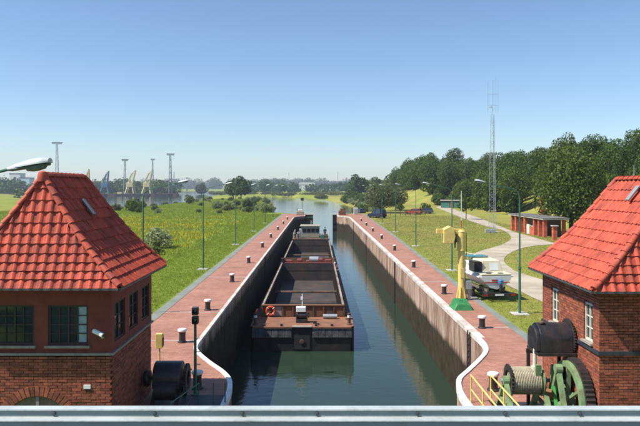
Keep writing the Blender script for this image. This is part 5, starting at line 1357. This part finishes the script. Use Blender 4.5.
tree_kind('bushD', 3.4, 1.9, 1.5, 1.8, 14, 1200, 0.36, 'leaf_mid', 0.06, 10)
tree_kind('bushW', 2.4, 1.6, 1.0, 1.2, 14, 2200, 0.22, 'leaf_pale', 0.05, 12)
tree_kind('farA', 14, 6.5, 7.2, 6.6, 22, 2000, 1.15, 'leaf_dark', 0.4, 13)
tree_kind('farB', 12, 6.5, 6.2, 5.6, 22, 2000, 1.10, 'leaf_mid', 0.4, 14)
def tree(key, x, y, label, cat='tree', name='broadleaf_tree', s=1.0, sz=None, group=None, dz=0.0, z=None):
    tm, cm, h = tree_lib[key]; zz = height([(x, y)])[0] if z is None else z
    t = thing(name, label, cat, (x, y, zz + dz), random.uniform(0, 6.28), group); t.scale = (s, s, sz or s)
    link('trunk', tm, t); link('crown', cm, t)
    return t
def nth(i):
    w_ = ['first', 'second', 'third', 'fourth', 'fifth', 'sixth', 'seventh', 'eighth', 'ninth', 'tenth', 'eleventh', 'twelfth', 'thirteenth', 'fourteenth', 'fifteenth', 'sixteenth', 'seventeenth', 'eighteenth', 'nineteenth']
    if i < 19: return w_[i]
    tens = ['twentieth', 'thirtieth', 'fortieth', 'fiftieth', 'sixtieth', 'seventieth', 'eightieth', 'ninetieth']; t2 = ['twenty', 'thirty', 'forty', 'fifty', 'sixty', 'seventy', 'eighty', 'ninety']
    n = i + 1; return tens[n // 10 - 2] if n % 10 == 0 else t2[n // 10 - 2] + '-' + w_[n % 10 - 1]
def number_off(objs, fmt, key):
    for i, o in enumerate(sorted(objs, key=key)): o['label'] = fmt % nth(i)
bearing = lambda o: o.location.x / o.location.y
away = lambda o: o.location.y
# wood on the rise at the right
spots = []; rr = random.Random(21)
def try_spot(x, y, dmin):
    for (a, c) in spots:
        if (a - x)**2 + (c - y)**2 < dmin*dmin: return False
    spots.append((x, y)); return True
for _ in range(900):                                      # front rows along the meadow edge
    y = rr.uniform(118, 400); x = 47 + rr.uniform(0, 12) + (3 if y < 150 else 0) - (4 if y > 230 else 0)
    if 195 < y < 222 and x < 56: continue
    if len(spots) < 64: try_spot(x, y, 7.0)
nf = len(spots)
for _ in range(900):
    y = rr.uniform(105, 440); x = rr.uniform(60, 84)
    if len(spots) < nf + 36: try_spot(x, y, 9.0)
for _ in range(600):
    y = rr.uniform(66, 112); x = rr.uniform(47, 66)
    if x / y < 0.42 or x / y > 0.62: continue
    if len(spots) < nf + 50: try_spot(x, y, 7.0)
wood = []
for (x, y) in spots:
    k = rr.choice(['oakA', 'oakB', 'oakC', 'oakD'])
    s = (0.74 if y < 112 and x / y > 0.42 else 1.0) * rr.uniform(0.82, 1.08) * (0.84 if y < 125 else 0.90 if y < 160 else 0.95)
    wood.append(tree(k, x, y, 'dense green tree in the wood', s=s, group='trees of the right-hand wood'))
zones = ((-1, 0.165, 'far left end of the wood'), (0.165, 0.225, 'wood behind the flagpoles'), (0.225, 0.295, 'wood behind the radio mast'), (0.295, 0.36, 'wood behind the shelter'), (0.36, 0.44, 'wood behind the large round tree'), (0.44, 9, 'wood above the right roof'))
for a_, b_, nm_ in zones:
    for row, lo_, hi_ in (('front row', 0, 60), ('back rows', 60, 999)):
        number_off([o for o in wood if a_ <= bearing(o) < b_ and lo_ <= o.location.x < hi_], 'dense tree, %s from left in ' + row + ' of ' + nm_, bearing)
shr = []
for _ in range(46):                                        # undergrowth that closes the foot of the wood
    y = rr.uniform(112, 330); x = 46 + rr.uniform(0, 5) + (3 if y < 150 else 0) - (4 if y > 230 else 0)
    if 196 < y < 220: continue
    shr.append(tree('bushD', x, y, 'leafy shrub at the foot of the right-hand wood', 'shrub', 'shrub', rr.uniform(1.0, 1.9), group='shrubs along the right-hand wood'))
number_off(shr, 'leafy shrub at the foot of the right-hand wood, %s from the left', bearing)
tree('near', 36.6, 93.5, 'large round green tree behind the brick shelter', s=0.97, dz=-0.4)
tree('edge', 36.2, 62, 'tall dark tree reaching in at the right picture edge', s=1.06)
tree('edge', 45.0, 84, 'dark tree behind the ridge of the right roof', s=0.72)
tree('willow', 16.5, 168, 'spreading grey-green tree behind the dark off-road car', s=1.0, sz=0.95)
tree('willow', 22.5, 186, 'second spreading tree left of the red car', s=0.8)
tree('young', 30.5, 133, 'small young tree on the grass left of the mast', s=1.0)
tree('young', 20.2, 158, 'small dark tree beside the parked red car', s=0.55)
tree('bushD', 27.5, 164, 'dark bush behind the parked grey car', 'bush', 'bush', 0.8)
tree('bush', 38.5, 108, 'bright green shrub at the left end of the shelter', 'bush', 'bush', 1.0)
# left meadow bushes
tree('bushW', -17.2, 71, 'rounded pale green bush alone in the flowering meadow', 'bush', 'bush', 1.0)
tree('bush', -15.8, 63.5, 'small bush in front of the pale meadow bush', 'bush', 'bush', 0.5)
tb = []
lab_b = 'scrub bush on the tongue of land beyond the left quay'
for _ in range(92):
    y = 168 * (430 / 168) ** rr.random(); x = -(rr.uniform(13, 30) if rr.random() < 0.5 else rr.uniform(16, 62)) * (0.75 + y / 900)
    wdd = min(sdist(np.array([[x, y]]), W2)[0], sdist(np.array([[x, y]]), W1)[0])
    if wdd < 2.5: continue
    tb.append(tree(rr.choice(['bush', 'bush', 'bushW', 'bush', 'bushW', 'bushD']), x, y, lab_b, 'bush', 'bush', rr.uniform(0.5, 1.25), group='bushes on the tongue of land'))
number_off(tb, 'scrub bush on the tongue of land, %s beyond the left quay', away)
lh = []
for (x, y, k, s) in ((-13.2, 174, 'bush', 1.3), (-15.0, 190, 'bushD', 1.0), (-17.5, 207, 'bushD', 1.1), (-14, 201, 'bush', 1.4)):
    lh.append(tree(k, x, y, 'dark riverside bush', 'bush', 'bush', s, group='bushes beyond the left lock head'))
number_off(lh, 'dark riverside bush, %s one beyond the left lock head', away)
bs = []
tree('farA', -45, 385, 'big round dark tree standing alone on the tongue of land', s=0.92, sz=0.98)
tree('farA', -50.5, 392, 'second trunk and crown merging into the big round dark tree', s=0.75, sz=0.9)
for (x, y) in ((-62, 230), (-66, 262), (-70, 300), (-58, 215), (-74, 340)):
    bs.append(tree('bush', x, y, 'low bush', 'bush', 'bush', rr.uniform(0.9, 1.5), group='bushes on the basin shore'))
number_off(bs, 'low bush on the shore of the port basin, %s from the near end', away)
rb = []
tree('bush', -53, 190, 'bush at the near end of the port basin beside the roof', 'bush', 'bush', 1.6)
# right river bank
for _ in range(46):
    y = rr.uniform(175, 420); xb = np.interp(y, [164, 185, 250, 322, 410, 560], [4.6, 11, 16.5, 16.5, 12, 0]); x = xb + rr.uniform(3, 12)
    if y < 200 and x > 12: continue
    rb.append(tree(rr.choice(['bushW', 'bush', 'bushD', 'bushW']), x, y, 'bush', 'bush', 'bush', rr.uniform(0.8, 1.7), group='bushes on the right river bank'))
number_off(rb, 'bush on the right river bank, %s beyond the right lock head', away)
gr = []
# grove beyond the river, right of centre
for (x, y, k, s) in ((29, 470, 'farA', 1.15), (37, 480, 'farB', 1.05), (45, 490, 'farA', 1.0), (53, 470, 'farB', 0.85), (24, 455, 'farB', 0.7)):
    gr.append(tree(k, x, y, 'dark tree', s=s, group='grove beyond the river bend'))
number_off(gr, 'dark tree of the grove beyond the river bend, %s from the left', bearing)
ft = []
# ordinary far trees that still read singly
for (x, y, k, s) in ((-160, 900, 'farA', 1.3), (-118, 900, 'farB', 1.4), (-70, 880, 'farA', 1.35), (-46, 860, 'farB', 1.15), (-238, 920, 'farB', 1.5)):
    ft.append(tree(k, x, y, 'taller tree', s=s, group='taller trees in the far tree line'))
number_off(ft, 'tree standing taller than the far tree line, %s from the left', bearing)
# far wood: one mass
def far_mass(name, label, segs, seed, lm, size):
    r = random.Random(seed); pf = []
    for (xa, ya, xb, yb, n_, hh, rad) in segs:
        for i in range(n_):
            t_ = (i + r.random()) / n_; x = xa + (xb - xa)*t_ + r.uniform(-15, 15); y = ya + (yb - ya)*t_ + r.uniform(-30, 30); h_ = hh * r.uniform(0.72, 1.15)
            if sdist(np.array([[x, y]]), W1)[0] < 4: continue
            pf.append((x, y, h_*0.42 - 2, rad*r.uniform(0.8, 1.2), rad, h_*0.58))
    v, f = leaf_cards(pf, 330 * len(pf), size, seed, 0.35)
    o = link(name, raw(name, v, f, lm)); tag(o, label, 'wood', kind='stuff'); return o
far_mass('far_wood', 'hazy dark line of woods along the horizon', [(-1100, 1050, -420, 980, 40, 19, 16), (-420, 1000, -200, 985, 22, 20, 13), (-215, 1750, -60, 1500, 18, 26, 20), (-180, 1080, 330, 930, 56, 15, 12), (-250, 2300, 700, 2100, 60, 36, 28), (70, 640, 420, 900, 34, 22, 15), (-700, 2500, -200, 2300, 24, 40, 28)], 5, 'leaf_dark', 4.2)
far_mass('far_scrub', 'pale scrub and reeds along the far river bank', [(-140, 800, 40, 600, 30, 3.6, 6), (10, 500, 70, 420, 14, 3.0, 4), (-20, 720, 160, 620, 22, 3.4, 6)], 8, 'leaf_bank', 1.1)
far_mass('port_wood', 'dark trees behind the harbour cranes', [(-480, 830, -205, 815, 40, 17, 11), (-225, 815, -160, 845, 12, 15, 9), (-330, 470, -215, 500, 12, 9, 9), (-560, 880, -380, 840, 16, 22, 11)], 9, 'leaf_dark', 2.6)

# ================================================================ PORT ON THE LEFT
tag(MB().box(-420, -166, 766, 782, -6, -1.2).build('port_quay', 'rust_dark'), 'dark harbour quay wall across the basin', 'quay wall')
for i, (x, w_) in enumerate(((-214, 40), (-262, 36), (-178, 20))):
    t = thing('moored_barge', ['long dark barge moored in the middle of the harbour quay', 'dark barge moored at the left of the harbour quay', 'short dark barge moored at the right end of the harbour quay'][i], 'barge', (x, 757, WZ), group='barges moored at the harbour quay')
    MB().prism([(-w_/2, -4), (w_/2 - 3, -4), (w_/2, 0), (w_/2 - 3, 4), (-w_/2, 4)], -0.5, 2.2).build('hull', 'hull_black', t); MB().box(-w_/2 + 2, -w_/2 + 7, -2.5, 2.5, 2.2, 4.6).build('deckhouse', 'crane_pale' if i == 0 else 'rust_dark', t)
def harbour_crane(label, x, y, lean, m1, m2, h):
    t = thing('harbour_crane', label, 'crane', (x, y, -1.2), group='harbour cranes'); t.scale = (1.7, 1.6, 1.12)
    b_ = MB()
    for sx in (-1, 1):
        for sy in (-1, 1): b_.bar((sx*3, sy*3, 0), (sx*1.8, sy*1.8, h*0.28), 0.7, 0.7)
    b_.box(-2.4, 2.4, -2.4, 2.4, h*0.28, h*0.31); b_.build('portal', m2, t)
    MB().box(-2.6, 2.0, -2, 2, h*0.31, h*0.46).build('machine_house', m1, t, bevel=0.2)
    j = MB()
    for s in (-1, 1):
        j.bar((1.2, s*1.1, h*0.40), (lean, s*0.4, h), 0.55, 0.9); j.bar((-1.8, s*1.1, h*0.46), (-0.2 + lean*0.35, s*0.6, h*0.86), 0.45, 0.6)
    for k in range(6):
        q = k / 6; j.bar((1.2 + (lean - 1.2)*q, -1.1 + 0.7*q, h*(0.4 + 0.6*q)), (1.2 + (lean - 1.2)*(q + 1/6), 1.1 - 0.7*(q + 1/6), h*(0.4 + 0.6*(q + 1/6))), 0.3, 0.3)
        j.bar((-1.8 + (lean*0.35 + 1.6)*q, 0.4, h*(0.46 + 0.4*q)), (1.2 + (lean - 1.2)*q, 0.4, h*(0.4 + 0.6*q)), 0.3, 0.3)
    j.bar((-0.2 + lean*0.35, 0, h*0.86), (lean, 0, h), 0.5, 0.5); j.build('jib', m1, t)
    MB().box(1.4, 2.8, -0.9, 0.9, h*0.34, h*0.43).build('cab', m2, t)
harbour_crane('yellow harbour crane just showing over the left roof ridge', -273, 773, 1.0, 'crane_yellow', 'crane_yellow', 26)
harbour_crane('pale blue-green harbour crane left of the two cream cranes', -252, 774, 2.4, 'crane_blue', 'crane_blue', 24)
harbour_crane('left one of the two leaning cream harbour cranes', -222, 774, 3.6, 'crane_pale', 'crane_pale', 25)
harbour_crane('right one of the two leaning cream harbour cranes', -202, 774, 3.6, 'crane_pale', 'crane_pale', 25)
def flood_tower(label, x, y, h, w0, heads):
    t = thing('floodlight_tower', label, 'tower', (x, y, -1.2), R(20), group='floodlight towers of the port')
    lattice(t, w0, w0*0.42, 0, h, 12, 0.30, 0.16, 'tower_grey', 4)
    MB().box(-heads, heads, -1.6, 1.6, h, h + 0.5).build('platform', 'tower_grey', t)
    for k in range(-3, 4): MB().box(heads*k/3.4 - 0.8, heads*k/3.4 + 0.8, -1.9, -0.9, h + 0.8, h + 2.0).build('floodlight', 'steel', t)
    b_ = MB(); b_.bar((-heads, 0, h + 1.4), (heads + 1, 0, h + 1.9), 0.4, 0.5); b_.bar((-heads*0.4, 0, h + 0.5), (-heads*0.4, 0, h + 1.6), 0.4, 0.4); b_.bar((heads*0.5, 0, h + 0.5), (heads*0.5, 0, h + 1.7), 0.4, 0.4); b_.build('head_frame', 'tower_grey', t)
flood_tower('tallest floodlight tower rising behind the left roof', -300, 750, 57.5, 4.2, 5.5)
flood_tower('slim floodlight tower between the pale cranes', -230, 778, 39, 3.4, 3.4)
flood_tower('lattice floodlight tower right of the harbour cranes', -176, 780, 46, 3.8, 4.4)
flood_tower('far thin tower behind the right cream crane', -258, 1020, 50, 3.2, 3.0)
# white factory block
FB = thing('factory_block', 'white and pale blue factory block above the field at the left edge', 'building', (-417, 900, -2.0))
for x0, x1, y0, y1, z1, m in ((-9, 6, 0, 16, 27, 'facade_white'), (6.01, 20, -3, 13, 21, 'facade_blue')):
    w_ = MB().box(x0, x1, y0, y1, 0, z1).build('wall', m, FB); MB().box(x0 - 0.3, x1 + 0.3, y0 - 0.3, y1 + 0.3, z1, z1 + 0.8).build('roof', 'roof_felt', w_)
    MB().box((x0+x1)/2 - 1.6, (x0+x1)/2 + 1.6, y0 - 0.25, y0 - 0.01, z1 - 8, z1 - 4.5).build('window', 'window_far', w_)
MB().box(8.5, 11, -3.3, -3.01, 11, 16).build('window', 'window_far', FB); MB().box(4, 14, -14, -3.02, 0, 5).build('annex', 'facade_white', FB)
# horizon: chimneys, masts and sheds
for x, y, h_, m, lab in ((102, 2250, 42, 'far_red', 'left of two red and white chimneys on the horizon'), (144, 2250, 42, 'far_red', 'right of two red and white chimneys on the horizon')):
    t = thing('chimney', lab, 'chimney', (x, y, -2), group='chimneys on the horizon')
    for k in range(4): MB().tube((0, 0, h_*k/4), (0, 0, h_*(k+1)/4), 3.2 - 0.35*k, 2.9 - 0.35*k, 10).build('band', m if k % 2 == 1 else 'facade_white', t)
for x, y, h_, lab in ((70, 2200, 62, 'thin mast on the horizon right of the twin chimneys'), (-95, 2200, 58, 'thin mast on the horizon left of the river'), (-72, 2150, 40, 'shorter pale mast on the horizon left of the river'), (330, 2200, 58, 'thin mast on the horizon above the right bank trees'), (-330, 1500, 44, 'thin pylon on the horizon right of the port'), (-280, 1400, 30, 'low pylon on the horizon beyond the port')):
    t = thing('horizon_mast', lab, 'mast', (x, y, -2)); lattice(t, 3.0, 0.9, 0, h_, 8, 0.3, 0.18, 'tower_grey', 4)
for x, y, w_, h_, lab in ((-140, 2000, 40, 27, 'white shed roof above the far trees left of centre'), (190, 2050, 60, 27, 'low white building above the far trees right of centre'), (260, 2100, 40, 30, 'white hall among the far trees on the right'), (-30, 1950, 50, 22, 'long pale building above the far trees at centre')):
    t = thing('far_building', lab, 'building', (x, y, -2)); MB().box(-w_/2, w_/2, 0, 25, 0, h_ - 5).build('wall', 'facade_white', t)
    MB().prism([(-w_/2 - 1, h_ - 5), (w_/2 + 1, h_ - 5), (w_/2 - 3, h_), (-w_/2 + 3, h_)], -1, 26, 'Y').build('roof', 'facade_white', t)

# ================================================================ GRASS AND FLOWERS
def tufts(name, label, n, region, hmin, hmax, m, cat, seed, blades=3, spread=0.10, wd_=0.03, clump=None):
    r = np.random.default_rng(seed)
    u = r.random(n); y = region[2] * (region[3] / region[2]) ** u; x = region[0] + (region[1] - region[0]) * r.random(n)
    Pp = np.stack([x, y], 1); ok = np.ones(n, bool)
    if clump: 
        Q = Pp @ np.array([[0.82, 0.57], [-0.57, 0.82]])
        ok &= 0.6 * vnoise(Q, clump[0], clump[1]) + 0.4 * vnoise(Q, clump[0] * 2.7, clump[1] + 1) + 0.22 * (r.random(n) - 0.5) > clump[2]
    wdd = np.minimum(sdist(Pp, W1), sdist(Pp, W2)); ok &= wdd > 1.5
    ok &= (sdist(Pp, sp_) > 0.35 * (vnoise(Pp, 0.5, 9) - 0.75)) & ~((x > 7) & (x < np.interp(y, [23, 36, 90, 160], [9.4, 9.6, 10.8, 11.7])))
    Pp = Pp[ok]; z = height(Pp); n = len(Pp); sc = np.clip(Pp[:, 1] / 45.0, 1, 4.0)
    vs = []; 
    for k in range(blades):
        a = r.random(n) * 2 * PI; ox = r.normal(size=n) * spread * sc; oy = r.normal(size=n) * spread * sc; h_ = (hmin + (hmax - hmin) * r.random(n)); wv = wd_ * sc
        b0 = np.stack([Pp[:, 0] + ox - np.cos(a)*wv, Pp[:, 1] + oy - np.sin(a)*wv, z - 0.03], 1); b1 = np.stack([Pp[:, 0] + ox + np.cos(a)*wv, Pp[:, 1] + oy + np.sin(a)*wv, z - 0.03], 1)
        tp = np.stack([Pp[:, 0] + ox + r.normal(size=n)*h_*0.35, Pp[:, 1] + oy + r.normal(size=n)*h_*0.35, z + h_], 1)
        vs.append(np.stack([b0, b1, tp], 1))
    v = np.concatenate(vs).reshape(-1, 3); o = link(name, raw(name, v, np.arange(len(v)).reshape(-1, 3), m)); tag(o, label, cat, kind='stuff')
tufts('meadow_grass', 'long grass of the left meadow', 95000, (-90, -13.0, 24, 420), 0.10, 0.34, 'grass_blade', 'grass', 3, 4, 0.14, 0.022)
tufts('lawn_grass', 'mown grass along the left quay', 26000, (-13.5, -8.75, 23, 160), 0.04, 0.11, 'grass_blade', 'grass', 4, 3, 0.07, 0.022)
tufts('right_lawn_grass', 'mown dry grass of the right lawn', 42000, (9.6, 34.0, 26, 150), 0.03, 0.10, 'grass_dry', 'grass', 14, 3, 0.09, 0.018)
tufts('yellow_flowers', 'yellow flowers in drifts across the left meadow', 26000, (-48, -14.5, 34, 150), 0.2, 0.45, 'flower', 'flowers', 6, 2, 0.12, 0.035, (0.17, 5, 0.56))

# ================================================================ HAZE
hz = MB().box(-2000, 2200, -300, 2800, -9.0, 66.0)
ho = hz.build('haze', 'water'); ho.data.materials.clear()
hm = bpy.data.materials.new('haze_air'); hm.use_nodes = True; n_ = hm.node_tree.nodes
n_.remove(n_['Principled BSDF']); pv = n_.new('ShaderNodeVolumePrincipled'); pv.inputs['Color'].default_value = (0.78, 0.87, 1.0, 1); pv.inputs['Density'].default_value = 0.0002; pv.inputs['Anisotropy'].default_value = 0.2
hm.node_tree.links.new(pv.outputs[0], n_['Material Output'].inputs['Volume']); ho.data.materials.append(hm); tag(ho, 'thin summer haze over the river plain', 'haze', kind='stuff')
